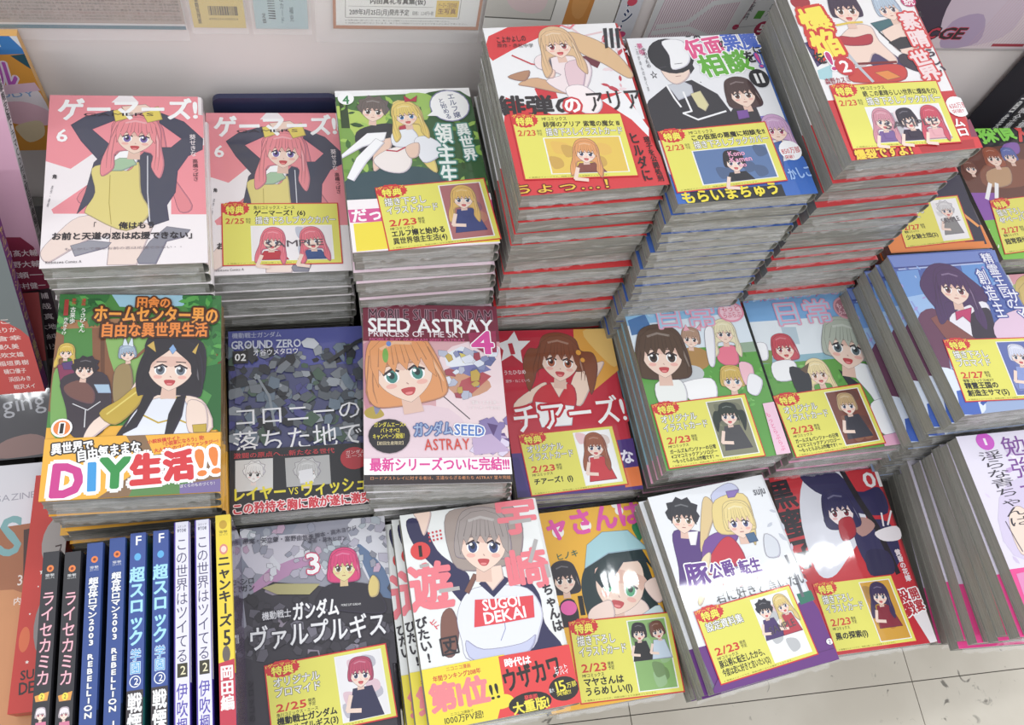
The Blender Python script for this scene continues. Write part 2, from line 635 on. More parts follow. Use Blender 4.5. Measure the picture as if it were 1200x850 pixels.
            self.poly([at(cu - hw_ * .5, cv + dv * 1.5), at(cu + hw_ * .5, cv + dv * 1.5), at(cu + hw_ * .4, cv + dv * 2.3), at(cu - hw_ * .4, cv + dv * 2.3)], dress)
            self.line([at(cu - hw_, cv + dv * 1.9), at(cu - hw_ * 1.4, cv + dv * 3.2), at(cu - hw_ * .4, cv + dv * 3.4)], fs_ * .4, 'f4d8c8')
        if sample == 1:
            self.text('SAMPLE', *at(u0 + uw * .15, (v0 + v1) / 2 + .03), *at(u1 - uw * .1, (v0 + v1) / 2), h * .1, '5a5058')
        if sample == 2:
            line('Kono', u0 + uw * .45, v0 + .1, u0 + uw * .68, .08, 'f4a8cc', b=2)
            line('Kamen', u0 + uw * .45, v0 + .2, u0 + uw * .75, .08, 'f4a8cc', b=2)
            line('no', u0 + uw * .55, v0 + .29, u0 + uw * .65, .07, 'f4a8cc', b=2)
        self.clip = keep

    def run(self, prims):
        for q in prims:
            k = q[0]
            if k == 'P':
                self.cur = q[1]
                if q[1] == 'obi_band':
                    self.z += 0.12
            elif k == 'p':
                f = q[3]
                pts = [(f[i], f[i + 1]) for i in range(0, len(f), 2)]
                if self.cur.endswith('figure'):
                    self.drawn(pts, q[1], q[2])
                else:
                    (self.smooth if q[2] else self.poly)(pts, q[1])
            elif k == 'e':
                self.ell(q[2], q[3], q[4], q[5], q[1])
            elif k == 'l':
                f = q[3]
                self.line([(f[i], f[i + 1]) for i in range(0, len(f), 2)], q[2], q[1])
            elif k == 's':
                r = random.Random(q[2])
                f = q[5]
                for i in range(q[1]):
                    a, b = r.random(), r.random()
                    x = f[0] + (f[2] - f[0]) * a + (f[4] - f[0]) * b
                    y = f[1] + (f[3] - f[1]) * a + (f[5] - f[1]) * b
                    z = q[3] * r.uniform(.5, 1.3)
                    th = r.uniform(0, 6.3)
                    c = r.choice(q[6])
                    if q[4] == 'leaf':
                        shp = [(-1, 0), (-.3, -.42), (.5, -.35), (1.1, 0), (.4, .4), (-.4, .35)]
                    else:
                        shp = [(-1, -.6), (.6, -.7), (1, .2), (.3, .7), (-.8, .5)]
                    pts = [(x + z * (u * math.cos(th) - v * math.sin(th)), y + z * (u * math.sin(th) + v * math.cos(th))) for u, v in shp]
                    if q[4] == 'panel':
                        self.line(pts + pts[:1], .35, mixc(c, '16161c', .7))
                    self.poly(pts, c)
            elif k == 't':
                self.text(q[1], q[2], q[3], q[4], q[5], q[6], q[7], q[8], q[9], q[10], q[11])
            elif k == 'h':
                self.head(q[1], q[2], q[3], q[4], *q[5:])
            elif k == 'c':
                self.card(q[1:])
        return self

    def build(self, parent, mat, place=None, z0=0.0, known=None):
        """one mesh per part under parent; 'cover/title' hangs under the child called cover"""
        place = place or Matrix.Identity(4)
        known = known if known is not None else {}
        for name in sorted(self.parts, key=lambda n: n.count('/')):
            vs, fs, cs, _ = self.parts[name]
            pts = [tuple(place @ Vector(((x - self.w / 2) / 1000, (self.h / 2 - y) / 1000, z0 + z / 1000))) for x, y, z in vs]
            me = mesh_of(pts, fs, name.split('/')[-1], cs)
            if '/' in name:
                par = known.get(name.split('/')[0]) or parent
            else:
                par = parent
            o = link(name.split('/')[-1], me, par, mat)
            known.setdefault(name, o)
        return known




def gather(prims, bag):
    for q in prims:
        for t in q:
            if isinstance(t, str):
                bag.update((ch, 0.0) for ch in t if ch != '|')


# ------------------------------------------------------------------ printed covers, in millimetres on a 128 x 182 cover
COVERS={
'A':[
['P','cover/printed_scenery'],
['p','f6eef0',0,[-10.7,69.4,19.6,82.3,37.6,65.1,100.2,66.7,109.4,49.8,96.9,35.1,82.6,17.7,154.7,62.1,149.1,198.1,-12.3,190]],
['p','f4929c',0,[6.4,124.3,36.6,96.2,40.8,129.6,8.2,128.7]],
['p','f4929c',0,[100.1,76.2,155.7,37.3,151.8,133.4,99.5,131.9]],
['p','f6eef0',0,[58.2,-2.1,66.3,-2.3,73.6,7.8,50.4,8.1]],
['p','f4929c',0,[71.8,17.8,100.7,17.5,156.1,27.2,155.3,47.3,109.4,49.8]],
['P','cover/printed_figure'],
['p','e88890',1,[54.2,27.9,89.8,27.7,100,85.6,116.9,122.8,106.4,129.2,96.4,99.5,65.3,85.2,51.8,98.7,38.9,120.8,25.5,113.8,39.8,89.4,51.2,61.6]],
['p','f3ddd2',1,[0.4,166.3,10.7,150.1,27.8,132.5,52.4,134.3,59.2,149.7,36.5,155.2,17.8,169.1,5.5,176.7]],
['p','f3ddd2',0,[49.9,180.8,52.5,143,72.4,139.3,85.8,141.9,72.6,181.9]],
['p','9a9aa4',0,[22.2,161,36.5,156.3,52.8,159,49.6,164.2,25.8,171.5]],
['p','8c8c98',0,[72.6,176.7,82.4,159.1,96,144.4,114.7,148.3,109.4,155.8,95.8,159.6,87.4,181.5,74.2,180.9]],
['p','4b4d60',0,[52.3,16.8,29.7,24.4,18.3,34.2,27,52.1,42.9,75.6,54.7,61.7,35.2,39,55.1,27.9]],
['p','4b4d60',0,[92.5,20.1,111.5,30,127.2,49.8,126.5,62,114.4,69.2,105.3,85.7,103.2,108.8,96.2,122.2,97.7,137.9,82.5,144,72.2,108.2,68.6,75.9,82.6,59.4,100.3,59.5,109.4,49.8,90.7,31.4]],
['p','4b4d60',0,[37.8,75.6,51.2,59.3,58.3,75.8,37.1,116.3,26,129.2,31.9,107.3]],
['p','e4d47e',1,[36.3,82.5,51.5,78.1,65.3,85.2,73.8,75.9,75.7,108.2,82.5,130.8,64.1,147.7,35.9,131.6,32.4,125,39.4,107.5]],
['l','b8a44e',0.68,[50.8,89.6,50.5,118.9,52.5,140.8]],
['l','d8d8e0',0.88,[80.8,68.9,80.8,108.3,82.5,139.6]],
['p','fbfbfb',0,[53.1,71.1,59.9,61.7,75.5,59.4,72.1,75.9,63.5,85.1,53.3,82.7]],
['p','a8c8a4',0,[48.1,78,58.2,71.1,68.6,71.2,72.1,78.3,60.1,85.1,51.6,85]],
['h',71.1,47.3,15,-4,'long','ef8f96','7a62a8','f6d8c6',1],
['p','e9d25c',0,[52.3,18,66.4,12.9,68.3,25.3,54.2,30.4]],
['p','e9d25c',0,[75.4,17.8,89.9,12.6,93.4,27.6,80.8,31.4]],
['p','f6d8c6',0,[59.3,13,79,10.2,86.2,16.4,64.7,24.1]],
['P','cover/title_lettering'],
['t','ゲーマーズ!',6.7,17.3,123.8,16,23.5,'ffffff','',0,2,0],
['t','GAMERS',27.5,22.5,86.6,21.9,3.4,'3a3038','',0,1,0],
['t','俺はもう',58.3,142.5,87.2,142.6,6.5,'2c2830','',0,2,0],
['t','「',36.1,141.8,41,142,6.5,'2c2830','',0,1,0],
['t','お前と天道の恋は応援できない」',7.6,151.6,120.6,154,6.7,'2c2830','',0,2,0],
['t','もしかして俺とお前の恋は応援できない・・',17.6,164.5,109.2,165.5,2.5,'8a8088','',0,0,0],
['P','cover/volume_mark'],
['t','6',6.8,46.2,16.6,46.2,13.3,'ffffff','',0,2,0],
['P','cover/author_lettering'],
['t','葵せきな',118.5,44.9,118.9,70.4,4.7,'f4e8ea','',0,1,1],
['t','高橋つばさ',120.1,72.8,120.3,97.6,4,'5a3a44','',0,1,1],
['t','Kadokawa Comics A',4.4,176.7,31,176.7,2.5,'2c2830','',0,1,0],
['t','原作・漫画',6.6,100.1,3.5,122.1,1.4,'555560','',0,0,1],
['t','角',5.8,90.7,9.6,90.8,4.1,'2c2830','',0,2,0]],
'B':[
['c',12.5,105.8,118.9,107.7,12.5,172.8,'wide','描き下ろしブックカバー','2/25','角川コミックス・エース','ゲーマーズ！(6)',['f4eef0',[['long','e87080','c02838'],['long','e87080','30508a']]],1]],
'C':[
['P','cover/printed_scenery'],
['p','b9d35e',1,[-2.1,19.2,19.9,25.3,44.8,15.8,46.4,36.8,24.7,56.2,-.3,55.1]],
['p','7da848',1,[-4.3,34.6,10.2,45.5,15.6,70.8,8.2,109.1,-5.5,94]],
['p','2c4422',0,[3.1,11.6,10.3,11.9,10.2,45.5,2.5,45.1]],
['p','fafafa',0,[-4.8,-7.2,131.6,-2.8,129.4,11.4,66.1,5.9,-2.1,7.5]],
['p','2f5e30',1,[77.9,9,129,13.5,129.4,126,84.4,111.3,77,48.5]],
['p','9fc85a',1,[66.1,5.9,90.2,9.4,82.3,38.3,71.6,27.4]],
['s',90,3,5.1,'leaf',[-.5,11.5,127.4,10.8,6.4,127.7],['6c9c3e','8cba4c','3e6c2e','2c5226','a4cc58']],
['p','34505a',1,[5.1,101.8,67.3,93.2,91.8,114.1,88.5,137.7,2.3,132.1]],
['P','cover/printed_figure'],
['p','f0d878',1,[52.8,16.1,76.3,22.3,79.6,58.8,84.1,99.1,75,93.7,65.9,73.3,52,57.5]],
['p','2e3038',1,[15.6,50.8,33.9,42.7,51.5,44.7,58,72.9,46.6,87.2,29.4,86.3,15.6,70.8]],
['p','f0cdb8',1,[31.4,66.6,47.8,59.9,37,86.7,26.5,95.8]],
['h',33.3,25.8,10.3,-8.2,'spiky','6f625e','5a4a40','f6d8c6',0],
['p','fafafc',0,[-1.2,77.3,25.1,52.5,42.8,52,39.7,62,19.6,68.5,-.6,81]],
['p','fafafc',0,[2.2,102.8,12.7,80.5,32.2,59.1,39.5,64.5,21.8,85.8,8.4,106.7]],
['p','f6ece8',1,[42.5,72.2,58.3,70.5,62.1,88,52.9,99.7,36,96.4,27.7,83.7]],
['p','eef0f6',1,[48.7,52.3,65,47.9,71.4,61,60.3,70.6,46.9,67.4]],
['p','c03048',0,[49.5,44.7,65.5,44.1,60.9,49,50.8,50.4]],
['l','c03048',1.54,[40.4,73.3,50,75,58.3,70.5]],
['p','eef0f6',1,[67.1,63.3,79.6,58.8,93.8,72.2,86.1,84.4,71.8,88.6]],
['p','f0cdb8',1,[58.3,70.5,70.7,66,68.8,81,60.7,83]],
['h',63.2,33.1,10,5.9,'long','eccf6c','3f78b0','f6d8c6',1],
['p','c03048',0,[63.7,8.5,69.6,14,76.3,8.9,74.6,16.4,69.4,15.6,64,16.5]],
['P','cover/title_lettering'],
['e','8a88b4',105.9,22.6,19.3,19.8],
['e','ffffff',105.9,22.6,18.3,18.5],
['p','ffffff',0,[89.7,28.1,92.9,34.8,82.8,34.4]],
['t','エルフ嬢',108.1,7.4,111.8,38.2,6.2,'2f3f78','',0,1,1],
['t','と始める',98,12.9,103.5,39.2,5.3,'2f3f78','',0,1,1],
['t','領主生活',95.7,44.1,92.6,142.7,14.1,'f4faf6','3f8a7c',1.6,2,1],
['t','異世界',113.9,44.9,117.2,89.8,11.2,'f4faf6','3f8a7c',1.4,2,1],
['P','cover/volume_mark'],
['e','ffffff',9.5,10,7.5,7.9],
['t','4',6,11.7,12.7,11.9,10,'2f8a4c','',0,2,0],
['P','obi_band'],
['p','fbf4f6',0,[-23,127.2,149.1,127.3,151.8,219.5,-28.9,204.5]],
['p','dd4f96',0,[-0,137.7,31.5,137.5,147.8,134.4,144.9,150.9,31.7,152.4,0.6,151.3]],
['p','f7e22a',0,[3.2,152.6,32.8,151.3,86.8,149.3,145.3,148.5,139.6,180.6,63.8,179.4,3.2,181.4]],
['P','obi_band/band_lettering'],
['t','だってエルフだもん',2.1,144.6,127,140.2,12.8,'ffffff','',0,2,0],
['c',25.4,115.3,125.2,110.2,30.2,183.1,'side','描き下ろし|イラストカード','2/23','MFコミックス','エルフ嬢と始める|異世界領主生活(4)',['b0686a',[['long','e4b85c','2c3c7c']]],0]],
'D':[
['P','cover/printed_scenery'],
['p','dd2c34',0,[-3.4,26.9,3.5,9.7,22.8,0.1,80.4,-3.1,52.1,12.4,21.7,27.1,2.3,38.3]],
['p','dd2c34',0,[6.2,79.5,45.1,102.2,70.5,99.5,92,82,115.9,81.2,122.7,131.4,137.5,190.9,-19,186.8]],
['p','f4f4f6',0,[90.3,89.1,112,81,125.1,122.4,122.7,131.4,112.1,112]],
['p','d42a38',0,[33.2,71.9,50.8,65.9,51.8,83.9,35.2,85.6]],
['s',26,21,4.5,'leaf',[112.7,2.8,139.3,4.2,93.1,77.2],['e8b0b8','f0d8dc','c84050','dcdce4']],
['l','c83848',1.73,[20.5,33.3,35.9,44.1,48.8,47.4]],
['l','e8c8cc',2,[78.5,0.9,89.6,14.5,108.9,10.4]],
['l','e8a0a8',1.19,[85.7,32.2,105.9,23.2,112.9,10.6]],
['p','70283a',0,[78.4,38,94.4,37.8,107.5,33.5,94.9,52.8,88.2,47.4,83,57]],
['P','cover/printed_figure'],
['p','e2bb8c',1,[76.8,8.7,102.5,20.4,118.2,39.2,126,61,119.8,65.6,102,48.3,81.7,31.9]],
['p','d8ab84',1,[20,66.2,38.4,60.2,62.4,75.1,59.5,79.7,32.5,70.6]],
['p','b88868',1,[12.2,57.2,32.5,51.3,26.4,63]],
['p','f4e4e6',1,[42.4,35.9,63.8,32.1,84,39.6,89.4,54.9,77.2,78.5,61.4,79.8,45.3,64.3,60.2,58,40.6,49.4]],
['p','e8c8d0',1,[66.7,46.1,84.8,44.7,75.8,76,64.8,72.9]],
['p','6a6a74',0,[48.4,40,54.4,39.1,53.6,52.6,48.5,53.5]],
['p','f4d0bc',1,[47.1,51,55.5,52.8,52.8,61.1,46.3,59.5]],
['p','fbf0f0',1,[60.5,75,76.9,71.3,90.3,89.1,83.3,102.8,68.6,99.3]],
['h',64,23.8,12.1,3.1,'long','e3bd90','a04048','f6d8c6',1],
['l','e8808c',1.8,[72.5,0.6,79.7,4.9,84.8,-0]],
['P','cover/title_lettering'],
['t','緋弾の',-3.1,89.3,71,92.9,20,'28242a','',0,2,0],
['t','の',54.8,92.4,71,92.9,16.6,'ffffff','d42a38',2,2,0],
['t','アリア',75.5,90.4,127.6,89.8,23,'28242a','',0,1,0],
['p','2a2c34',0,[110.8,6.6,114.4,6.2,110.4,29.8,107.4,30.4]],
['p','2a2c34',0,[116.5,6.9,120.1,6.6,116,30.2,113,30.7]],
['p','2a2c34',0,[122.2,7.2,125.8,6.9,121.6,30.5,118.6,31.1]],
['t','ヒルダに',108.7,125.7,110.7,177.6,7.9,'2a1418','',0,2,1],
['t','理子を公開処刑',119.9,131.2,121.8,178.6,4.9,'2a1418','',0,2,1],
['P','cover/author_lettering'],
['t','こよかよしの',9.3,15.1,36.9,14.1,7.1,'28242a','',0,1,0],
['t','原作・赤松中学',9.2,21.4,42,23.3,4.5,'28242a','',0,0,0],
['t','ちょっ…！',-8,175.3,88.3,176.6,9.5,'f4c820','7a1414',1,1,0],
['c',6.2,99.5,103.9,104.3,5.7,167,'wide','描き下ろしイラストカード','2/23','MFコミックス','緋弾のアリア 紫電の魔女 III',['ecc850',[['long','e8a060','8a4a40']]],0]],
'E':[
['P','cover/printed_scenery'],
['t','☆',11.2,44.1,18.3,44,8.6,'26282e','',0,1,0],
['l','3a3a44',0.81,[56.4,54.4,57,55.1]],
['p','2f68c0',0,[103.1,147.5,127.2,142.4,131.9,181.4,98.2,191.7,92.4,173.6]],
['p','24262c',0,[1.7,171.4,97.5,170.1,97.7,187.3,-3.7,191.2]],
['p','2f68c0',0,[0.4,148.3,2.9,170.4,13.7,169.2,10.3,188.2,-4.4,186.9]],
['p','8a7ad0',0,[70,98.3,107.7,96.1,103.6,114.9,71.7,112.7]],
['P','cover/printed_figure'],
['p','2f3038',0,[-10.3,92.9,2.9,72.4,22.8,57.8,48.9,51.9,68.5,69.2,74.9,89.1,73.1,108,42.8,115.3,-8.5,116.1]],
['p','c8ccd4',0,[24.1,56.7,40.4,52.7,47.1,58,46.4,67.8,30.4,74.1,27.1,64.2]],
['l','f2f2f4',1.8,[37.1,64.8,39,86.7,30.5,88.5,42.3,96.4,70.9,88.8]],
['l','f2f2f4',1.8,[23.4,55.4,27.1,71.5,30.5,81.4]],
['p','dcd4a0',0,[43.4,67.6,53.4,64.6,57,80.7,51.9,87.6,46.3,82.4]],
['p','f0d6c6',1,[25.6,31.9,52.8,30.8,46.9,48.1,33.4,56,24.7,46.8]],
['e','2b2b32',36.7,22.8,21.8,20.9],
['p','2b2b32',0,[52.8,23.1,55.1,38.5,49.9,44.5,50.4,33.2]],
['p','f4f4f6',1,[32.7,5.3,51.6,4.9,56,20.7,49.7,34.4,34.1,38.6,35.4,22.2]],
['l','4a4a50',0.61,[22.4,36.2,28.9,35.1]],
['l','4a4a50',0.62,[37.8,32.5,45.2,31.9]],
['l','a07068',0.6,[34.9,46.9,40.1,46.5]],
['p','2f3038',0,[68,98.2,80.3,84.6,100.6,85.9,102.1,119.5,74.3,117.5]],
['h',91.9,70.6,11.9,2.5,'bob','4c3636','6a4438','f6d8c6',0],
['p','7a4ca0',0,[80.9,89.5,91.4,88.9,90.8,97.3,80,99]],
['h',111.4,113.1,9.7,-4.2,'long','cfa4cc','b04068','f6d8c6',0],
['p','3a5ca0',0,[97.1,128.5,112.6,125,104.1,156.7,95.2,146.9]],
['e','fbfbfd',117.2,135.9,10.4,10.6],
['P','cover/title_lettering'],
['t','この',55.7,3.8,72.2,3.3,9.6,'24242a','',0,2,0],
['t','仮面',52.8,17.4,91,11.5,20.7,'e8508c','ffffff',1,2,0],
['t','の',86.7,11.8,94.3,11.4,9.8,'24242a','',0,2,0],
['t','悪魔',91.3,10.7,127.1,6.6,21.8,'4468cc','ffffff',1,2,0],
['t','に',118.1,21.2,127,20.4,9.7,'24242a','',0,2,0],
['t','相談',60,38.3,112.1,31.3,24,'62b432','ffffff',1,2,0],
['t','を',107,29,118.8,27.8,13.4,'24242a','',0,2,0],
['t','!',117.6,32.9,123.1,32.4,17,'d84a90','3a54b8',1,2,0],
['t','850万部',108.3,136.8,126.6,135.4,6.2,'d43040','',0,1,0],
['t','突破！',109.7,142.9,121.1,142.4,3.8,'d43040','',0,1,0],
['t','もらいまちゅう',4,177,94.3,173.8,12,'f4e020','',0,2,0],
['t','かしこ',106.5,161.4,129.8,158.7,11.6,'9cc0f4','',0,2,0],
['P','cover/volume_mark'],
['e','2a2a30',114,53.9,9.6,10.9],
['t','II',108.7,54.1,119.4,53.7,11.4,'f0f0f0','',0,1,0],
['P','cover/author_lettering'],
['t','夢唄',10,6.8,10.4,21.4,4.9,'d8508c','',0,1,1],
['t','ゆめうたの',12.7,12.1,12.7,36.2,3.6,'3a3a44','',0,1,1],
['t','このかめんのあくま',5.9,9.2,5.3,62.9,2,'3a3a44','',0,0,1],
['c',1.3,107.2,103.8,103,1.6,171.6,'wide','描き下ろしブックカバー','2/23','MFコミックス','この仮面の悪魔に相談を!!',['5a7aac',[['short','24242c','24242c']]],2]],
'F':[
['P','cover/printed_scenery'],
['p','4a3c6c',0,[0,61,18,57.6,21.5,76.4,2.9,87.5]],
['p','a8d4dc',0,[1.7,90.8,18.2,85.3,11.7,102.9,0.5,99.7]],
['e','a82434',11.6,16.8,9.6,8.1],
['p','da282e',0,[-1.3,123.9,-1.5,183.5,132.1,184.5,133.4,162.7,117.1,170,110.5,160.6,2.9,169.3]],
['p','b81820',0,[66.7,173.6,122.3,172.7,120.6,181.2,67.7,181.2]],
['p','8a3050',0,[124.7,153,131.4,152.6,129.5,171.2,121.2,170.4]],
['P','cover/printed_figure'],
['p','453a68',1,[62.5,58.4,74.8,71.1,88.5,90.8,77.3,96.9,55.1,88.2]],
['p','d03c34',1,[34,93.4,54.2,90.4,80.1,90.2,87.8,97.7,76.9,108.3,31.4,105.6]],
['p','e88c3c',0,[55.7,97.4,69,96.2,78.8,103.9,65,106.2]],
['p','f3d6c6',1,[33.6,61.1,54.4,45.9,70.8,48.2,73.3,63.9,82.8,83.4,78,90,63.7,77.3,53,88,37.8,89.1,35.9,77.5]],
['p','b82c3c',1,[36.4,56.6,50.5,58.7,67.6,56.4,64,66.8,46,67.8,35.4,64.7]],
['l','7a1c24',2.47,[39.6,87,81,87.9]],
['p','f3d6c6',1,[81,50.1,106.6,47,108.8,73.6,96.4,82.1,85.4,71.9]],
['p','2c2c34',0,[81.9,66.9,96,61.9,109.4,61.7,108.2,72.3,88.5,74.9]],
['l','2c2c34',1.7,[77,54.6,89.8,76.9]],
['p','3c6c74',0,[72.2,44.7,100.8,39.3,97.9,46.4,77,54.6]],
['p','3a3040',1,[85.4,82.4,94.8,80.8,103.5,96.6,97.8,99.7,85.9,91.8]],
['l','c0c4cc',2.91,[32.8,63.3,41.9,89.5,50,106.5]],
['h',95.8,29.7,10.5,6.7,'short','b6c8da','6a5a6a','f6d8c6',0],
['h',53,28,12.6,-1.4,'short','40304a','6a4a3a','f6d8c6',1],
['l','e8c84c',2.11,[37.6,44.8,51.2,42.9,64.2,43]],
['P','cover/title_lettering'],
['t','爆',3.9,41.4,32.9,37.3,27.2,'fbe84c','d83028',3,2,0],
['t','焔',5.5,66,34.2,62.3,26.7,'fbe84c','d83028',3,2,0],
['t','を',2.7,79.5,15,78.2,11.9,'24202a','',0,2,0],
['t','!',13.4,82.7,21.5,82.1,19,'c83080','ffffff',1,2,0],
['t','素晴',111.5,35.1,113.7,75.1,16.8,'f4dcdc','dc3c40',2,2,1],
['t','らしい',117.5,76.6,121.2,103.9,10.7,'3a2a40','',0,2,1],
['t','世界',104.7,78,110.4,111.1,17.7,'f4dcdc','dc3c40',2,2,1],
['t','の',123.6,38.4,130.4,38.3,7.8,'24202a','',0,1,0],
['e','c83c74',120,22.8,7.6,6.4],
['t','続',114.3,23,125.7,22.7,9,'ffffff','',0,1,0],
['t','爆裂ですよ！',4.8,177.5,65.4,176.7,10.9,'f8d430','8a1414',1,2,0],
['t','ムロ',114.7,151,115,169.8,10,'ffffff','',0,2,1],
['e','fbfbfb',121,139.3,11,10.7],
['t','650万部',112.7,138.5,130.4,137.9,5.6,'d43040','',0,1,0],
['t','突破!!',113.4,144.2,125.6,143.7,3.8,'d43040','',0,1,0],
['P','cover/volume_mark'],
['e','d02c38',29,88.9,9.5,9.9],
['t','2',24.1,89.2,34.1,88.8,11.8,'ffffff','',0,2,0],
['P','cover/author_lettering'],
['t','森野カスミ',4.3,103.4,29.5,102.5,6,'a83048','',0,1,0],
['c',6.5,107.4,111.8,110.5,4.1,172.4,'wide','描き下ろしブックカバー','2/23','MFコミックス','続 この素晴らしい世界に爆焔を(2)',['f2eef0',[['long','d890a0','7a5a9a'],['short','302838','30203a'],['long','d84860','e8a8b0']]],1]],
'G':[
['P','cover/printed_scenery'],
['p','9cc8dc',0,[36.2,-6.1,103.8,-7.2,100.7,10.4,69.9,12.8,46.3,11.9]],
['p','2f7434',1,[-13.6,-5.4,32,-6.1,36.1,6.7,14.3,23.6,2.5,35.8]],
['p','2f7838',1,[96.9,-2.7,132.3,-3.1,132.5,57.1,115.1,48.6,104.4,23.3]],
['p','8a5838',0,[25.8,25.6,46.9,23.5,51.8,114.4,33.1,113.7]],
['p','a87448',0,[-3,25.7,46.9,23.5,47.4,31.8,-2.4,33.8]],
['p','6a4028',0,[32.4,27.7,35.7,27.7,39.7,95.2,36.6,95.1]],
['p','8ab860',1,[37.8,35.9,71.1,44.2,66.7,95.9,50.2,85.8]],
['p','8a5a38',0,[-8.6,103.2,-.6,35.8,6,39.9,10.2,113]],
['p','7cb05a',1,[1.1,75.2,8.8,75.3,17,122.3,3.9,127.2]],
['s',110,4,5.2,'leaf',[97,1.7,129.6,1.3,106.4,127.6],['3a8a40','2c7434','58a84c','1f5c2a']],
['s',40,6,4.5,'leaf',[-11.5,0.9,32.4,0.4,-10.4,31.8],['3a8a40','2c7434','58a84c','1f5c2a']],
['l','8a5838',2.28,[53.9,64.3,61.9,60.4,69.7,51.4]],
['p','256a30',0,[103.7,73,129.1,67.3,130.2,134.1,116,118.4,106.1,110.4,110.8,97,102.2,83]],
['p','4f9848',0,[105.6,85.1,120.8,97.3,115.9,108.8,104.1,96.8]],
['P','cover/printed_figure'],
['h',8.8,55.8,4.7,-.9,'long','e4c048','5a4a40','f6d8c6',0],
['p','8a3058',0,[3.5,67.5,14.3,65.7,18.9,87,8.4,90.6]],
['p','5a3a78',0,[6.5,65.6,14.1,63.8,14.7,71.6,8.5,71.5]],
['p','3c323c',1,[6.9,81.1,22.7,73.7,40.3,77.9,45.1,106.7,40.1,126.9,28.2,131.8,17.4,127.8,12.7,105.7]],
['p','7a5048',1,[9.7,86.8,21.6,81.4,31.7,91.1,30.8,102.5,15,96.4]],
['l','d8d8dc',0.76,[17,102.1,28.1,108,36.9,100.8]],
['l','d8d8dc',0.78,[26.6,107.9,26.8,122.7]],
['p','a8c4dc',0,[31.3,85.4,42.3,85.6,44.3,93.4,34.9,93.1]],
['h',23.8,71.7,6.9,-4.9,'spiky','2f2830','6a4a40','f6d8c6',0],
['p','a08858',1,[46.3,72.1,57.4,68.3,60.3,95.7,52.9,106.9,46.2,99.1]],
['h',54.8,57.9,5.5,6,'short','a4b8cc','5a6a80','f6d8c6',0],
['p','d8e4ee',0,[50.8,50.2,52,41.7,54.9,49.8]],
['p','d8e4ee',0,[54.9,49.8,57.7,41.7,59,51.3]],
['p','28242c',1,[69.4,44.2,91.1,39.1,113.4,48.6,115.5,77.3,110.8,97,102.8,112.3,100,131.1,87.3,134.3,83.3,111.6,73.1,96,64.6,120.4,49.6,132.7,63.9,105.3,69.1,76.4]],
['p','f5dccc',1,[26.7,131.8,33.4,117.4,51.2,103.1,62.9,82.2,65.5,68.4,70.6,72.5,69.6,88.2,60.8,107.1,42.9,123.3,31.4,133.8]],
['p','c9aa34',1,[36.8,111.1,51,99.3,63.1,88,68.6,94.9,64,107.2,49,121.7]],
['l','e8d468',1.24,[42.3,112.2,54.2,101.3,63.4,92.9]],
['p','f5dccc',1,[79.6,96.2,99.2,96.7,115.9,104.9,117.8,131.8,58.9,131.3,64.2,111]],
['p','e8ecf6',1,[56.9,123.8,64.1,109.1,76.5,100,99.3,100.6,103.3,133.1,58.9,133.1]],
['l','c9aa34',1.42,[67.4,113,80.5,121,93.2,117.6,101.4,121.7]],
['l','c9aa34',1.63,[82.1,99.2,100.9,98.7]],
['p','f5dccc',1,[102.6,102.6,115.9,106.9,117,129.8,103.2,129.3]],
['p','c9aa34',0,[106.3,123.8,116.9,123.2,117,130.8,107.2,130.4]],
['h',88.6,70.8,17.2,-2.9,'parted','2a262e','6a7480','f6d8c6',1],
['p','d4b050',0,[69.7,50.4,76.5,56.5,74.5,46.3]],
['p','d4b050',0,[105,56.8,110,48.6,107.6,58.9]],
['p','88b0e0',0,[89.7,49.5,92.3,54.6,89.6,58.7,86.8,53.6]],
['p','28242c',0,[71.2,88.2,77.2,96.1,64.8,124.1,52.6,131,64.2,111]],
['p','28242c',0,[94.3,98.5,100.8,96.7,98,115.9,90.5,134.4,85.6,132.3,88.2,113.7]],
['P','cover/title_lettering'],
['t','田舎の',59.5,8.2,86.8,8.8,9.9,'f28a2c','5c3010',1.6,2,0],
['t','ホームセンター男の',27,19.8,125.7,21.5,15.3,'f8a030','4a2408',2,2,0],
['t','自由な異世界生活',32.9,35.3,117.1,35.4,12.9,'f28a2c','4a2408',2,2,0],
['P','cover/volume_mark'],
['e','ffffff',11,123,7.5,7.9],
['e','f08434',11,123,6,6.3],
['t','1',8.8,123.3,13.3,123.5,8.4,'20181a','ffffff',1,2,0],
['P','cover/author_lettering'],
['t','うさぴょん',19,14.2,19.1,37.9,4.2,'f0f0e8','',0,1,1],
['t','古来歩',11.2,13.2,11.3,29.8,3.8,'f0f0e8','',0,1,1],
['t','漫画',18.7,4.8,18.7,12.1,3,'c83028','',0,1,1],
['t','原作',11.4,4.9,11.5,11.2,2.9,'c83028','',0,1,1],
['t','市丸きすけ',6.7,23.6,6,39.9,3.2,'f0f0e8','',0,1,1],
['p','a02820',0,[4.2,6,7.4,6,7.8,21.6,4.3,21.6]],
['P','obi_band'],
['p','8a6a4a',0,[-8.9,132.4,130.2,130.7,130.4,194,-4.1,185.3]],
['p','f3b323',0,[-8.9,132.4,57.3,131.2,65.8,147.9,75.5,155.5,36.2,184.6,-4.2,183.7]],
['p','5a8a4a',0,[66.8,169.2,107.1,167.9,107.4,182,61.4,182.7]],
['p','f3b323',0,[71.4,131.8,130.2,131.1,130.2,143.5,78.3,148.5]],
['p','7a6aa0',0,[97.9,174.5,130.3,170.9,130.4,183.4,98.1,183.2]],
['P','obi_band/band_lettering'],
['t','異世界で',5,141,34.4,138.4,8.6,'ffffff','2c2420',1.2,2,0],
['t','自由気ままな',23,147.3,68.6,140.8,9.4,'ffffff','2c2420',1.2,2,0],
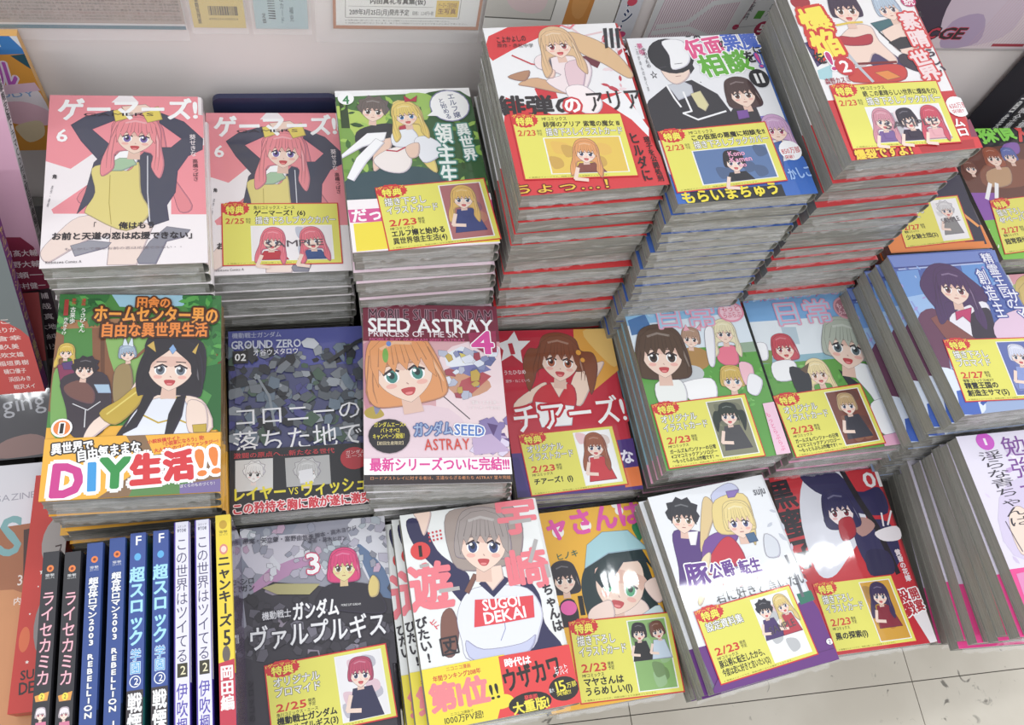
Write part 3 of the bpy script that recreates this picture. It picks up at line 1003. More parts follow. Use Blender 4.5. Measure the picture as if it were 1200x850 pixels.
['t','小説投稿サイト',73.2,137.7,97.7,134.7,3.3,'d83020','',0,2,0],
['t','「小説家になろう」発!',82.7,140.3,115.4,135.4,3.7,'d83020','',0,2,0],
['t','大人気ものづくりファンタジー!',78.2,145.4,126.1,138.7,3.3,'d83020','',0,2,0],
['t','D',7.1,166.2,29.4,166.8,25.1,'d02c8c','ffffff',3,3,0],
['t','I',30.2,164.6,39.7,164.2,22.8,'2a9ce0','ffffff',3,3,0],
['t','Y',39.5,162.1,62.7,162,23.1,'2c9444','ffffff',3,3,0],
['t','生',61.6,161.5,85,160.5,23.1,'dc2c34','ffffff',2.5,3,0],
['t','活',85.7,159.3,108.5,158.1,22.5,'dc2c34','ffffff',2.5,3,0],
['t','!!',107.7,157.5,128.6,154.5,21.9,'f08428','ffffff',2.5,3,0],
['t','ぼくらのものづくり！',97.9,175.9,125.5,174.6,2.8,'f4f0f0','',0,0,0]],
'H':[
['P','cover/printed_scenery'],
['p','5257a0',0,[-5.7,-8.6,139.5,-3.3,135.8,41.2,-4.4,39]],
['s',230,8,5.8,'panel',[-1.2,21.2,137.4,22.5,1,114.6],['5a6068','787e86','9aa0a8','2c3038','3f4650','6a7a8a','4a4a88','24262c','486050']],
['p','486050',0,[80.7,95.7,72.6,104.7,64.7,100.5,66.2,93.2,73,88.3]],
['p','787e86',0,[13.6,68.5,1.7,72.6,-3.4,66.8,1.7,61.8,10.4,60.4]],
['p','2c3038',0,[40.7,100.8,45.7,106.9,45,110.5,41.6,108.3,38.6,103.7]],
['p','787e86',0,[56.8,38.9,47.6,48.4,42.2,46.7,45.3,40.2,52.3,34.5]],
['p','2c3038',0,[20.2,81.5,15.8,83.5,13.8,81.8,15.7,79.8,18.9,78.9]],
['p','2c3038',0,[87.9,113.6,90.6,118.6,88.5,121.7,86,119.9,84.7,116.1]],
['p','4a4a88',0,[68.9,90.8,65.6,95.9,58.1,91.7,56.9,86.8,60.6,84.4]],
['p','3f4650',0,[32.8,55,38,56.5,38.6,60.4,35.7,61,32.3,59.2]],
['p','6a7a8a',0,[90.2,76.8,99.6,79.7,100.1,87.8,94.6,89.5,88.6,85.9]],
['p','5a6068',0,[101.3,72.8,96.8,78.9,91.6,76.6,92,71.9,95.9,68.5]],
['p','486050',0,[30,102,33.6,115.7,30.4,120.3,26.8,114,25.2,104.3]],
['p','9aa0a8',0,[87,59.5,96.4,61.7,98.3,64.8,93.4,64.7,87,62.7]],
['p','24262c',0,[74.5,117,70.4,119.6,67.5,116.8,68.7,113.9,71.9,112.9]],
['p','6a7a8a',0,[37.5,50.2,45.8,54.1,45.2,62.7,40,64,34.9,59.7]],
['p','6a7a8a',0,[101.3,21,107.2,35,106,40,102,33.6,98.5,23.7]],
['p','6a7a8a',0,[107.7,50.6,114.3,63.5,110.9,70.1,105.4,65.2,101.9,55.7]],
['p','24262c',0,[35.9,90.6,41.2,99.9,36.9,106.1,31.9,103.1,29.5,95.9]],
['p','2c3038',0,[21.9,16.3,25.7,31.7,21.3,37.2,17.1,30.3,15.5,19.4]],
['p','5a6068',0,[85.9,53.3,91.5,56.8,89.6,64.2,85.5,65.2,82.4,61.4]],
['p','9aa0a8',0,[101.4,57.3,99.9,63.8,91.1,63.1,88.1,58.8,90.9,54.9]],
['l','2c3034',4,[91.4,38.5,119.5,18.7,138.4,10.2]],
['l','8a929a',2.3,[24.4,47.9,36.1,71.6,39.8,101]],
['p','c8ccd4',0,[67,15.8,72.8,11.4,79.2,12.7,83.7,18.6,78.6,23.9,69.1,21.5]],
['P','cover/title_lettering'],
['t','機動戦士ガンダム',3.5,5.8,49,6.4,5.6,'b8bcd8','',0,1,0],
['t','GROUND ZERO',2.6,15.9,66.9,16.7,8.3,'d0d4e4','',0,2,0],
['t','コロニーの',2.7,90.6,119.1,89.7,18.9,'f2f2f6','',0,0,0],
['t','落ちた地で',2.4,116.3,118.9,114,21.7,'f2f2f6','',0,0,0],
['P','cover/volume_mark'],
['p','101014',0,[4.1,22.4,18,22.3,17.8,35.9,4,35.9]],
['t','02',5.6,28.8,16.3,29.4,7.2,'f4f4f4','',0,2,0],
['P','cover/author_lettering'],
['t','才谷ウメタロウ',22.6,25.3,64.2,24.9,6.4,'e8e8f0','',0,1,0],
['P','obi_band'],
['p','26262c',0,[-4.9,122.3,176.6,124.6,169,194.3,-5.3,188.7]],
['p','dcdcdc',0,[5.1,132,37.3,132.3,36.5,161.1,4.8,161.3]],
['p','b8b8b8',0,[47.7,133.2,86.7,133.2,86.6,160.9,48.1,160.6]],
['h',20.9,145.4,6.6,-5.1,'spiky','f0f0f0','2a2a2a','fafafa',0],
['h',66.3,149.5,8.2,-5.2,'spiky','c8c8c8','4a4a4a','ececec',0],
['e','c02c38',108.5,138.4,12.3,10.8],
['p','e8e8ec',0,[59,146.4,71,145,71.8,158,60,158.5]],
['P','obi_band/band_lettering'],
['t','激闘の原点へ…新たなる世代',3.7,127.9,91.5,129.5,4.9,'d84048','',0,1,0],
['t','レイヤー',1.9,164.1,48,164.5,11.7,'f4e428','',0,2,0],
['t','VS',49.4,164.7,58.2,164.7,6.3,'f4e428','',0,1,0],
['t','ヴィッシュ!!',59.7,164.1,124.3,162.8,12.8,'f4e428','',0,2,0],
['t','この矜持を胸に敵が遂に激突!',1.8,177.2,123.2,176.4,9.3,'d83040','ffe8e8',0.8,2,0],
['t','ガンダム|エース×',101.1,134.4,118.9,134.3,3.3,'f4d0d0','',0,1,0]],
'I':[
['P','cover/printed_scenery'],
['p','dba8ae',0,[-2.1,40.1,130.5,38.5,129.8,160.5,-.7,158.2]],
['p','c88898',1,[-.1,43.6,39.2,38.5,18.8,74.8,6.9,117.7,-.4,96.6]],
['p','efd8dc',1,[70.3,56.6,129.8,46.8,128.8,150.2,73,155.4]],
['p','e8cfd8',1,[-.5,115.6,75.5,109.7,91.8,157.8,-.7,158.2]],
['p','d09878',1,[69.5,74.7,97.7,67.8,116.3,87.9,87.8,98.9]],
['p','e8ecf4',0,[74.4,54.3,91.1,44.8,106.9,51.7,109.9,65.4,89.5,70.1,75.9,65.6]],
['p','4858a0',0,[86.8,49.5,100.8,51.7,96,63.2,90.2,58.7]],
['p','d8c860',0,[88.6,51.8,95.6,54.1,92,63.3]],
['p','7a7ab0',0,[77.7,67.9,110.1,63.2,117.7,70,97.1,76.8]],
['p','b85058',0,[88.9,81.3,109.4,72.3,117.2,76.7,95.8,96.8,84.3,92.4]],
['l','38303c',0.98,[68.5,94.5,81.4,107.6,94.2,120.5]],
['p','b8a040',1,[1.4,111.4,10.8,107.2,18.1,115.7,10.6,119.8,2.3,117.7]],
['p','8888a8',1,[10.7,115.7,18.5,96.6,8.2,88]],
['s',30,14,5.2,'panel',[72.7,49.7,121.7,44.5,76.1,98.9],['e0e4f0','8890b8','b8bcd0','a84858','c8a850','6a70a0']],
['s',36,15,4.3,'panel',[99.9,122.6,129.3,122.9,95.8,153.8],['b8a0cc','8a78b0','dcd0e8','6a4a88']],
['p','8a7ab0',0,[101.7,124.8,115.8,118.5,122.8,129.2,119.3,148,103.6,151.9]],
['p','c0a8cc',0,[94.9,139.4,112.6,135.4,128.6,152.3,95.7,155.8]],
['p','5a4078',0,[109.5,124.8,119.1,127.1,114.3,137.5]],
['P','cover/printed_figure'],
['h',36.3,71.4,25.7,10.7,'bob','e59c62','3f8a80','f6d8c6',1],
['e','78b050',20.1,55.8,2.7,7.7],
['e','6a8acc',23.3,43.3,2.3,2.8],
['P','cover/title_lettering'],
['p','7c2a40',0,[-3.9,-3.3,134,-2.8,132.5,39.7,-4,40.2]],
['t','MOBILE SUIT GUNDAM',5,11.3,123.4,10.5,12,'4c2c38','b890a0',0.5,1,0],
['t','SEED ASTRAY',4.3,23.1,123,23.1,14.7,'fafafa','',0,2,0],
['t','PRINCESS OF THE SKY',4.8,32.5,94.9,32.6,6.1,'f0e4e8','',0,1,0],
['t','MOBILE SUIT GUNDAM SEED ASTRAY',5.7,38.9,95.1,38.7,2.8,'d85890','',0,1,0],
['t','ガンダム',43.1,131.5,78.2,129.8,12.5,'a8bcdc','5870a8',1,1,0],
['t','SEED',79.1,130.9,106.9,132.8,10.4,'5880c8','ffffff',1,2,0],
['t','ASTRAY',51.9,145.4,92.6,145.1,10.6,'d84438','',0,1,0],
['P','cover/volume_mark'],
['p','a03058',0,[98.1,30.7,125.2,27.9,124.3,51.5,111,51.6,99.4,42.4]],
['t','4',99.4,41.2,123.1,41,23.6,'e048a0','ffffff',1,2,0],
['P','cover/author_lettering'],
['t','漫画・ときた洸一',96.3,104.4,122.9,104.5,3.9,'f8f0f0','',0,1,0],
['t','シナリオ・千葉智宏',93,109.8,123.5,109.9,3.5,'f8f0f0','',0,0,0],
['P','obi_band'],
['e','26222a',22,136.8,18.1,16.4],
['p','fbf8fa',0,[-.7,157.8,131.9,158.5,132.2,175.7,-.8,172.9]],
['p','2c2226',0,[-.8,172.7,130.4,174.6,131,188.5,-.9,185.3]],
['P','obi_band/band_lettering'],
['t','ガンダムエース×',8.7,126,36.7,125.9,4.6,'f0e040','',0,1,0],
['t','バトオペ2',14.2,131.6,31.3,131.4,4.5,'f0e040','',0,1,0],
['t','キャンペーン開催！',7.6,137.3,37.3,136.6,4.9,'f0e040','',0,1,0],
['t','【初回生産限定】',9.4,143.8,36.2,143.5,3.2,'d8c8a0','',0,1,0],
['t','最新シリーズついに完結!!!',4.7,163.8,126.5,164.9,11.2,'e03c98','',0,2,0],
['t','ロードアストレイに対する者は、王道ならざる者たち ASTRAY 堂々完結',4.9,175.9,126.3,177.5,3.1,'e89860','',0,0,0]],
'J':[
['P','cover/printed_scenery'],
['p','eba83c',0,[89.4,-24.1,138.3,-23.2,128.7,50,95.8,73.6,80.8,53.2]],
['p','f0c46c',1,[96.8,2.6,133.6,0.9,127.3,44.9,112.6,34.2]],
['p','4c2f80',0,[110.6,129.2,160.4,124.9,144.2,196.9,104.4,194]],
['p','3c2c78',0,[-21.2,139.7,6.3,141.4,12.5,187.4,-26.8,184.6]],
['p','ec7a38',0,[112.6,159.1,129.9,158,127.9,178.1,109.7,179.1]],
['p','fafafa',0,[1.2,15.5,13.2,10.8,21.5,0.8,24.5,12.4,37.2,12.7,25.2,23.8,25.3,38.8,15.4,28.5,3.1,35.6,7,23.2]],
['P','cover/printed_figure'],
['p','f6d8c4',1,[69.7,77.3,81.2,50.8,104.1,41.5,113.6,41.9,94.4,68.6,79,89.8]],
['p','f6d8c4',1,[9.9,84.2,35,66.2,47,61.8,42.9,73.8,20.3,89.4,23,101.3,11.7,103]],
['p','d0303c',1,[30.9,78,46.6,64.2,74,65.3,74.9,87.2,61.9,96.1,33.2,92.4]],
['p','fafafa',0,[32.4,82.9,72.2,89.5,66.3,110.5,34.8,111.2,31.8,94.7]],
['p','f6d8c4',0,[51.6,62,69.9,62.7,57.9,79.2]],
['h',65.4,36.4,19.5,-7.8,'tails','8a4c30','b06040','f6d8c6',1],
['e','f0a838',87.5,28.3,2.8,3.1],
['e','f0a838',90.6,37.3,2.4,2.6],
['P','cover/title_lettering'],
['t','CHEERS',32.6,89.5,63.1,89.1,7.1,'d0303c','',0,2,0],
['t','チアーズ!',5.3,102.2,126.8,94.9,29.5,'ffffff','c81c34',2.5,1,0],
['t','な',110.4,147.6,125.3,147.4,13.8,'f4f0ff','',0,2,0],
['P','cover/volume_mark'],
['t','1',11.7,22.1,19.8,21.1,12.6,'c8203a','',0,2,0],
['P','cover/author_lettering'],
['t','うたひなめ',3.6,49.1,27.3,48.8,4.9,'f8e0e4','',0,1,0],
['t','原作・ねこといち',4.5,58.9,30.4,58.7,3.4,'f8e0e4','',0,0,0],
['c',9,118.1,109.3,112.7,13.3,181.9,'side','オリジナル|イラストカード','2/23','MFコミックス','チアーズ！(1)',['fafafa',[['long','a05838','d0303c']]],0]],
'K':[
['P','cover/printed_scenery'],
['p','8cc0e6',0,[-9.7,-20.7,158.2,-17.9,148.8,33.8,-15.9,34.2]],
['p','dce8f2',0,[-9.1,25.1,145,23,139.2,63.1,-11.7,54.3]],
['p','4a78b0',0,[1.6,18.9,21.4,13.7,25.3,34.2,1.8,36.4]],
['p','5fa548',0,[-7.3,54.8,192.1,64.6,139.7,212.2,-35.8,186.6]],
['p','98b098',0,[112.1,58.5,145.4,58.9,141.5,70.9,111,69.6]],
['P','cover/printed_figure'],
['s',70,16,3.1,'leaf',[-2.9,55.4,143.9,63.7,-1.9,121.3],['6cb854','52983e','84c468']],
['e','b48a50',59.3,70.4,17.9,13.4],
['e','c8ccd0',50.3,86.2,15.5,9.7],
['p','fbfbfb',1,[36.1,96.2,71.1,93.6,71.6,114.9,55.2,124.4,41,110.9]],
['h',62.4,47.5,8.2,-13,'short','b49078','4a3a40','f6d8c6',0],
['p','f0a8b8',0,[56.9,38.1,61.2,31,64,37.7]],
['p','f0a8b8',0,[71.2,37.3,77.5,31.7,75.5,40.3]],
['p','ec7890',1,[89.8,62,106.4,61.6,105.1,81.1,90.8,81.7,84,73.5]],
['h',99.9,45.8,9.2,-6.9,'long','eae0b8','5a5a70','f6d8c6',0],
['p','f0f0f4',1,[79.6,40.8,89.4,39.5,80.3,78,73.6,77.1]],
['h',92.6,98.8,10.2,-7.6,'short','d8b860','5a7890','f6d8c6',0],
['p','f4c0cc',1,[105.1,81.1,117.9,85.1,114.2,104,104.5,105.1]],
['p','f0f0f4',1,[112.7,94.2,123.9,102.8,114.3,118.2,104.6,112.2]],
['p','f0f2ee',1,[12.2,93.1,33.6,88.8,42,99.3,37,117.3,12.7,116.4]],
['h',27.3,61.6,20.4,-7.1,'bob','5c4638','4a3a34','f6d8c6',1],
['P','cover/title_lettering'],
['t','ガールズ＆パンツァーの',5.1,4.6,125.1,5.1,4.7,'d8709c','',0,1,0],
['t','日常',28,19.5,97.6,23.9,25.5,'a8cce8','e8a0bc',1.6,0,0],
['e','e890a8',114.1,22.5,14.5,12],
['e','f4c8d4',114.1,22.5,12.2,9.9],
['t','もっと|らぶらぶ',104.2,21.9,124.4,22.7,6.8,'d8607c','',0,1,0],
['p','f4c8dc',0,[115.8,127.8,170.4,125.7,147.1,191.4,112.5,186.4]],
['t','もっとらぶらぶ',117.3,137.4,121.8,178.9,4.4,'ec6a9c','',0,1,1],
['c',1.8,114,101,114.8,2.5,180.9,'side','オリジナル|イラストカード','2/23','MFコミックス','ガールズ＆パンツァーの日常|4コマコミックアンソロジー|～もっとらぶらぶ作戦です！～',['8a8a70',[['tails','2c3830','4c4c50']]],0]],
'L':[
['P','cover/printed_scenery'],
['p','78aee0',0,[-25.5,-19.3,154.7,-19.6,138.3,37,-29.3,35.8]],
['p','e4ecf2',0,[-10.5,29.7,137.7,31.6,127,72.9,-16.3,72.4]],
['p','b8ccd8',0,[33.5,38.6,50.4,40.1,48.4,60.6,31.7,59.1]],
['p','62a448',0,[-23.1,79.1,179.7,82.9,135.4,222.9,-38.4,202.4]],
['p','7c9c58',0,[-12.5,60.2,15,65.2,10.2,79.8,-17.8,77.2]],
['P','cover/printed_figure'],
['s',60,17,3.2,'leaf',[-18.5,79.6,161.6,88.9,-16.8,149],['6cb854','52983e','84c468']],
['p','fafafc',1,[-1.6,56.1,10.2,57.2,7.1,74.5,-4.6,73.4]],
['h',28.8,63.9,10.5,-1.4,'bob','cc4a58','b04858','f6d8c6',1],
['p','f4f4f6',1,[10.2,79.8,34.6,79.6,30.5,99.1,8.7,99.4]],
['h',56.9,96.7,10,0.6,'long','f0dca4','a07050','f6d8c6',1],
['p','2c3038',1,[27.4,86.4,46.2,95.7,40.3,119.5,27.2,115.8]],
['p','6a5440',0,[38.4,89.9,50.4,83.6,43.8,95.4]],
['p','f4f6f8',1,[108.1,89,125.2,103.3,127.5,147.7,114.4,155.9,106.3,126.2,96.2,100.5]],
['p','30343c',0,[81.2,94,98.9,113.2,96.8,125.2,86.1,114.3]],
['h',99.7,67.8,21.7,-15.2,'short','b4bcae','5a6a70','f6d8c6',1],
['p','fbfbfd',1,[102.7,135.5,123.6,132.8,132.8,153.1,127.7,171.6,108,171.8,98.5,159]],
['p','f0b0cc',0,[101.1,171,134.3,167.5,134.4,190.9,99.2,193.9]],
['P','cover/title_lettering'],
['t','ガールズ＆パンツァーの',-2.8,4.5,114.8,2.5,5,'d8709c','',0,1,0],
['t','日常',27.2,23.7,99,24.3,27.4,'a8cce8','e8a0bc',1.6,0,0],
['e','d898a4',115.3,22.2,14,14],
['e','a86c7c',115.3,22.2,11.5,11.5],
['t','もっと|らぶらぶ',105.2,23,125.1,22.4,6.7,'f4d0d8','',0,1,0],
['p','f8c8d8',0,[-17.7,137.3,-7,161.5,-7.5,184,-29.5,181.5]],
['t','らぶらぶ作戦',-13.9,140,-9.8,170.3,4,'ec6a9c','',0,1,1],
['c',-1.6,116.5,99.4,112,1.7,183.9,'side','オリジナル|イラストカード','2/23','MFコミックス','ガールズ＆パンツァーの日常|4コマコミックアンソロジー|～もっとらぶらぶ作戦です！～',['7c4438',[['short','c8a878','3c3c48']]],0]],
'M':[
['P','cover/printed_scenery'],
['p','7088cc',0,[0.4,1.3,128.1,1.9,125.3,17,1.8,14.8]],
['p','6c9cdc',0,[1.8,20.1,27,19.3,18.6,57.7,-4.7,60.8]],
['p','9cc0ec',0,[-.2,51.1,28,48.2,20.9,78,-2.1,81]],
['p','6098dc',0,[78.3,17.7,118.5,15.1,113.1,44.4,71.3,46.5]],
['l','b4c4ec',1.68,[5.4,17.7,109.5,17.2]],
['l','3c4890',1.93,[1.2,16.1,121,15.3]],
['l','8ca0dc',1.87,[2.2,56.4,4.7,76.6,5,105.9]],
['s',30,23,3.8,'leaf',[4.2,15,124.6,18.3,-11.5,70.3],['b4c8f0','8cb0e8','5c74bc','a898d8']],
['p','6a3858',1,[0.1,76.2,25.6,68.4,16.4,107,5.3,138.9,-10.4,128.1]],
['p','dfe8f8',1,[-3.6,133.4,16.5,140,27.6,164,20.9,181.1,-5.2,178.3]],
['l','2c58b0',3.5,[23.1,172.5,36.5,164.9,41,156.3]],
['p','3c64c0',0,[3.3,156.9,23.2,154.5,17.7,183,-3,180.7]],
['P','cover/printed_figure'],
['p','4c2c60',1,[22.1,34.8,43.9,15.2,66,16.8,80.2,33.9,90.4,58.4,63.3,76.7,39.4,94.5,23.2,102.8,27.9,78.6,20.9,52.8]],
['p','f0ecf4',1,[39.7,74.7,80.5,62.8,82.4,78.3,59.1,103.7,34.7,103.9,31.3,91.3]],
['p','34283c',1,[60.9,76.5,81.4,70.6,82.2,83.3,71.9,107.3,50.9,105.3,53.5,90.8]],
['p','8a4c48',0,[14,77.4,25.6,73.5,51.5,104.2,20.9,107.4]],
['h',56.3,45.3,15.4,-12.8,'long','4c2c60','7a3c48','f6d8c6',0],
['p','c8306c',0,[44.4,72.5,64.7,69.2,54.8,86,50.2,78.1,40.7,82.3]],
['p','e8c8e0',1,[82,88.4,123.7,76.7,126.2,117.2,78.8,112.8]],
['P','cover/title_lettering'],
['t','精霊王国の',113.3,5.1,112.8,75.8,11.4,'f2f4fc','4c58a8',1.4,1,1],
['t','創造主',96.7,24.4,94.1,84.4,10.8,'f2f4fc','4c58a8',1.4,1,1],
['t','サマ',120.3,50.3,116.9,88.9,12.3,'f2f4fc','4c58a8',1.4,1,1],
['c',15.1,102.3,114.9,108.3,6.6,169.2,'side','描き下ろし|ブロマイド','2/27','電撃コミックスNEXT','精霊王国の|創造主サマ(5)',['5c6cb0',[['short','d8dcf0','8a9cd8']]],0]],
'N':[
['P','cover/printed_scenery'],
['p','8c90a0',0,[-2.6,1,51.2,-1.5,31.6,27.6,2.2,43.2]],
['p','d4d0dc',1,[2.7,13.1,60.1,11.2,42.3,36.3,13,40.7]],
['p','c090b8',0,[9.2,51.4,24,38.1,59.3,26.7,64.5,34.9,30.9,50.1,12.6,62.8]],
['p','d8d8e0',1,[94.7,4.7,129.9,2.2,128.7,83.6,108.4,55]],
['p','60789c',1,[101.1,23.2,124.1,49,129,79.9,115,67.1]],
['p','38343e',0,[1.9,61.6,27.2,49.7,67.1,57.9,129.4,76.2,131.9,131.2,81.5,124.7,7.9,118.8]],
['p','4a4650',0,[66.2,110,64.5,113.8,59.7,112.6,58.7,109.8,60.7,107.7]],
['p','a8acb8',0,[26.2,11.1,21.2,10.9,19.7,3.9,22.1,1,25.6,2.6]],
['p','605c68',0,[83.1,88.8,88.3,95.4,87.6,98.5,84.2,95.8,81.1,91]],
['p','b8c0c8',0,[49.2,40.2,53.2,40.7,53.8,46.6,51.7,48.9,49,47.3]],
['p','a8acb8',0,[7.6,38.4,9.6,47.4,8.1,50,6.2,45.6,5.2,39.3]],
['p','54505c',0,[138.4,9.7,126.6,14.9,122.4,13.1,127.7,9.2,136,6.3]],
['p','988ca8',0,[-3.3,4.2,5.8,7.7,7.5,10.7,2.7,9.8,-3.4,7]],
['p','988c9c',0,[42.1,80.6,33.5,89.2,27.2,87.1,29.6,80.9,36.4,75.9]],
['p','dcdce4',0,[132.2,16.8,140.4,25.9,137,33.2,130.7,30.8,126.2,23.5]],
['p','2c2830',0,[98.2,106.4,92.8,113.4,87.5,112.1,88.5,107.3,93.1,103.1]],
['p','988c9c',0,[10.8,98.3,16.6,103.2,16.2,106.6,12.6,105.1,9,101.3]],
['p','dcdce4',0,[26.3,25.2,34,36.1,33,40.9,28,36.4,23.3,28.4]],
['p','605c68',0,[9.9,86.9,2.7,95.8,-2.5,95,-.5,89.3,5.2,83.8]],
['p','2c2830',0,[60.7,111.4,66.2,119.4,65.4,122.8,61.7,119.4,58.4,113.6]],
['p','4a4650',0,[-2.1,101.8,8.1,108.9,9,113.2,3.2,110.8,-3.4,105.4]],
['p','605c68',0,[78.2,116.5,76.6,123.3,73.5,124.2,73.2,120.5,74.9,116]],
['p','605c68',0,[123.2,96.5,124.5,103.2,122.2,105.2,120.4,102.1,120.1,97.4]],
['p','2c2830',0,[87.1,92.2,93.5,96.9,91.5,103.2,86.7,103.1,83.1,98.8]],
['p','988c9c',0,[91.3,109.9,100,112.3,101.6,115.3,97,115.1,91.2,113]],
['p','4a4650',0,[22.8,91.4,13.3,98,9.2,97.3,13.2,93,20.1,88.9]],
['p','988c9c',0,[21,52,30.5,55.7,31.5,61.2,26.2,61.3,20,57.8]],
['p','988c9c',0,[54.1,110.1,63.2,112,64.5,119,59.6,120.7,53.6,118]],
['p','4a4650',0,[121.1,78.3,111.9,80.2,108.4,76,112.5,72.9,119.1,72.6]],
['p','605c68',0,[107.4,71.7,117.8,82.1,118.6,86.4,112.8,81.9,106,74.4]],
['p','4a4650',0,[17.7,79.3,14.3,86.6,9.5,86.2,9.5,81.6,12.6,77.1]],
['s',70,12,4.8,'panel',[2.9,1.5,128,2,5.7,51],['dcdce4','b8b4c4','9a9cac','c8a8c0','8a8c98','b8c0c8']],
['s',60,13,4.6,'panel',[1.9,61.6,130.3,65,4.6,114.9],['4a4650','605c68','2c2830','7a7684','38343e']],
['p','b8b078',0,[18.1,54.3,29,51.8,67.2,56.1,57.6,64.3,30.5,61.2]],
['P','cover/printed_figure'],
['p','2c2834',1,[66.8,63.5,78.2,57.3,98.7,58.6,115.1,65.2,123.1,83,113.4,87.4,66.1,76.3]],
['p','e4cc7c',1,[108.7,62.6,113.2,53.6,118.4,59.9,116.6,71,109.9,72.1]],
['h',88.4,43.2,10.2,-2.1,'bob','e23f7c','6a5a40','ecdc9c',0],
['P','cover/title_lettering'],
['t','機動戦士',17.2,78.7,41.6,78,6.5,'e8e8ec','3a3644',0.8,1,0],
['t','ガンダム',42.5,78.1,82.2,77.5,14.4,'ffffff','3a3644',1,2,0],
['t','ヴァルプルギス',5.7,96.9,122.3,96.7,18.9,'f4f4f6','3a3644',1,1,0],
['t','MOBILE SUIT GUNDAM',84.1,76.6,101.1,77.5,1.9,'f0f0f0','',0,1,0],
['P','cover/volume_mark'],
['t','3',55.5,37.8,68.2,37.2,17.5,'ffffff','d84070',1,2,0],
['P','cover/author_lettering'],
['t','原案・矢立肇・富野由悠季',2.7,12.1,63.7,13.9,4.7,'4a4858','',0,1,0],
['t','脚本・高木ヨウジ',64.7,13.2,102.1,9.1,4.4,'4a4858','',0,1,0],
['t','漫画・葛木ヒヨン',57.9,17.2,92.9,17.5,3.9,'4a4858','',0,1,0],
['t','シロ|ガン',0.3,50.4,12,49.9,5.5,'2a2830','',0,1,0],
['t','シロッコの',6.9,128.9,7.9,162.1,4.5,'2a2830','',0,1,1],
['c',17.9,119,120,113.1,22.8,179.6,'side','オリジナル|ブロマイド','2/25','角川コミックス・エース','機動戦士ガンダム|ヴァルプルギス(3)',['f0eef0',[['short','c04868','2c2c50']]],0]],
'O':[
['P','cover/printed_figure'],
['p','2d2b56',1,[5.3,6.1,18.2,7.9,28.3,36.3,41.5,51.4,52.5,63.5,46.1,85.5,37.3,76.6,27.6,57.1,8.7,28.1]],
['p','f6d8c6',1,[12.9,-1.1,27.3,-.5,25.9,9,18.8,21.5,15.6,7.5]],
['p','84584c',1,[23,94.3,32.8,88.5,36.2,106.3,29,126.8,19.7,122.9]],
['p','2d2b56',1,[98.3,73.1,111.2,88.1,110.9,113.5,121.9,135.1,105.7,137.3,86.2,131.6]],
['p','e9ebf6',1,[36.9,94.1,50.3,76.1,74.1,74.6,101.9,81.5,111.1,100.9,106.1,117.7,90.7,134.7,42.7,133.9,37,116.2]],
['p','c8cce8',1,[40.7,116.8,54.1,126.2,87.2,126.9,101.2,121.8,87.7,136.7,45.1,134.3]],
['l','8c90b8',0.64,[76.9,100.5,75.8,112.7,70.2,121.6]],
['p','2d2b56',0,[64.8,68,70.6,79.2,83.3,68.2,87.9,71.5,70.9,84.4,60.3,71.2]],
['p','84584c',0,[56.8,61.6,60.4,63.4,49.9,78.5,46.5,75.5]],
['p','a89890',1,[41.1,5.6,63.6,0.3,96.8,-.8,109.1,20.6,103.1,49.9,90.5,58.8,48.3,57.7,38.5,37.8]],
['p','f6d8c6',0,[66.7,57.8,82.7,57.6,83,69.5,71.2,78.8,64.8,68]],
['h',70.2,35.7,20.5,-8.7,'short','a89c98','3c4c7c','f6d8c6',1],
['e','d8404c',23.4,20,1,1.1],
['e','d8404c',23.4,23.5,1,1.1],
['e','d8404c',23.4,27,1,1.1],
['e','d8404c',26.9,19.7,1,1.1],
['e','d8404c',26.9,23.2,1,1.1],
['e','d8404c',26.9,26.7,1,1.1],
['e','d8404c',30.4,19.4,1,1.1],
['e','d8404c',30.4,22.9,1,1.1],
['e','d8404c',30.3,26.4,1,1.1],
['e','d8404c',33.9,19.1,1,1.1],
['e','d8404c',33.8,22.6,1,1.1],
['e','d8404c',33.8,26.1,1,1.1],
['P','cover/title_lettering'],
['t','宇',85.5,14.6,125.4,15.9,32.3,'f27a86','',0,2,0],
['t','崎',85.3,64.6,125.6,65.4,32.8,'f27a86','',0,2,0],
['t','遊',-1.9,66.7,37.5,67.7,37.5,'f27a86','',0,2,0],
['t','ちゃんは',119.6,80.3,122.1,122.8,8.9,'302c34','',0,2,1],
['t','びたい!',5.1,91.5,7.5,130.3,8.8,'302c34','',0,2,1],
['t','ヒト',14,95.4,19,103.5,6.4,'e84858','',0,1,1],
['l','b4b0ae',3.5,[98.1,20.5,117.5,20.4]],
['l','b4b0ae',3.5,[109.3,58.9,118.8,40]],
['l','b4b0ae',3.5,[123.3,63.7,123.6,74.3]],
['l','b4b0ae',3.3,[25.2,72.2,41.9,72.2]],
['l','b4b0ae',2.78,[11.7,48.3,18.7,48]],
['l','2c2830',1.47,[19.4,112.1,32.7,111.8,33,125.1,19.3,125.6,18.9,112.2]],
['t','丈',20.4,118.7,31.5,118.9,10.6,'2c2830','',0,2,0],
['p','e8404c',0,[54,84.3,79.6,87,105.7,88.5,103.1,107.2,75.5,107.7,49.4,107.2]],
['t','SUGOI',59.4,90.2,93.3,90.9,9.1,'ffffff','',0,2,0],
['t','DEKAI',58.7,101.3,96.4,101.1,9.4,'ffffff','',0,2,0],
['P','cover/volume_mark'],
['e','e23c3c',13.7,34.7,8.8,8.1],
['t','1',11.1,34.8,16.2,35,10,'28201c','',0,2,0],
['P','obi_band'],
['p','f2e02c',0,[-.4,134.1,70.5,133.3,62.5,199,-11.4,185.4]],
['p','e83c3c',0,[65.3,134.1,148.5,134.6,138.6,194.8,52.4,188.3,64.6,163.3]],
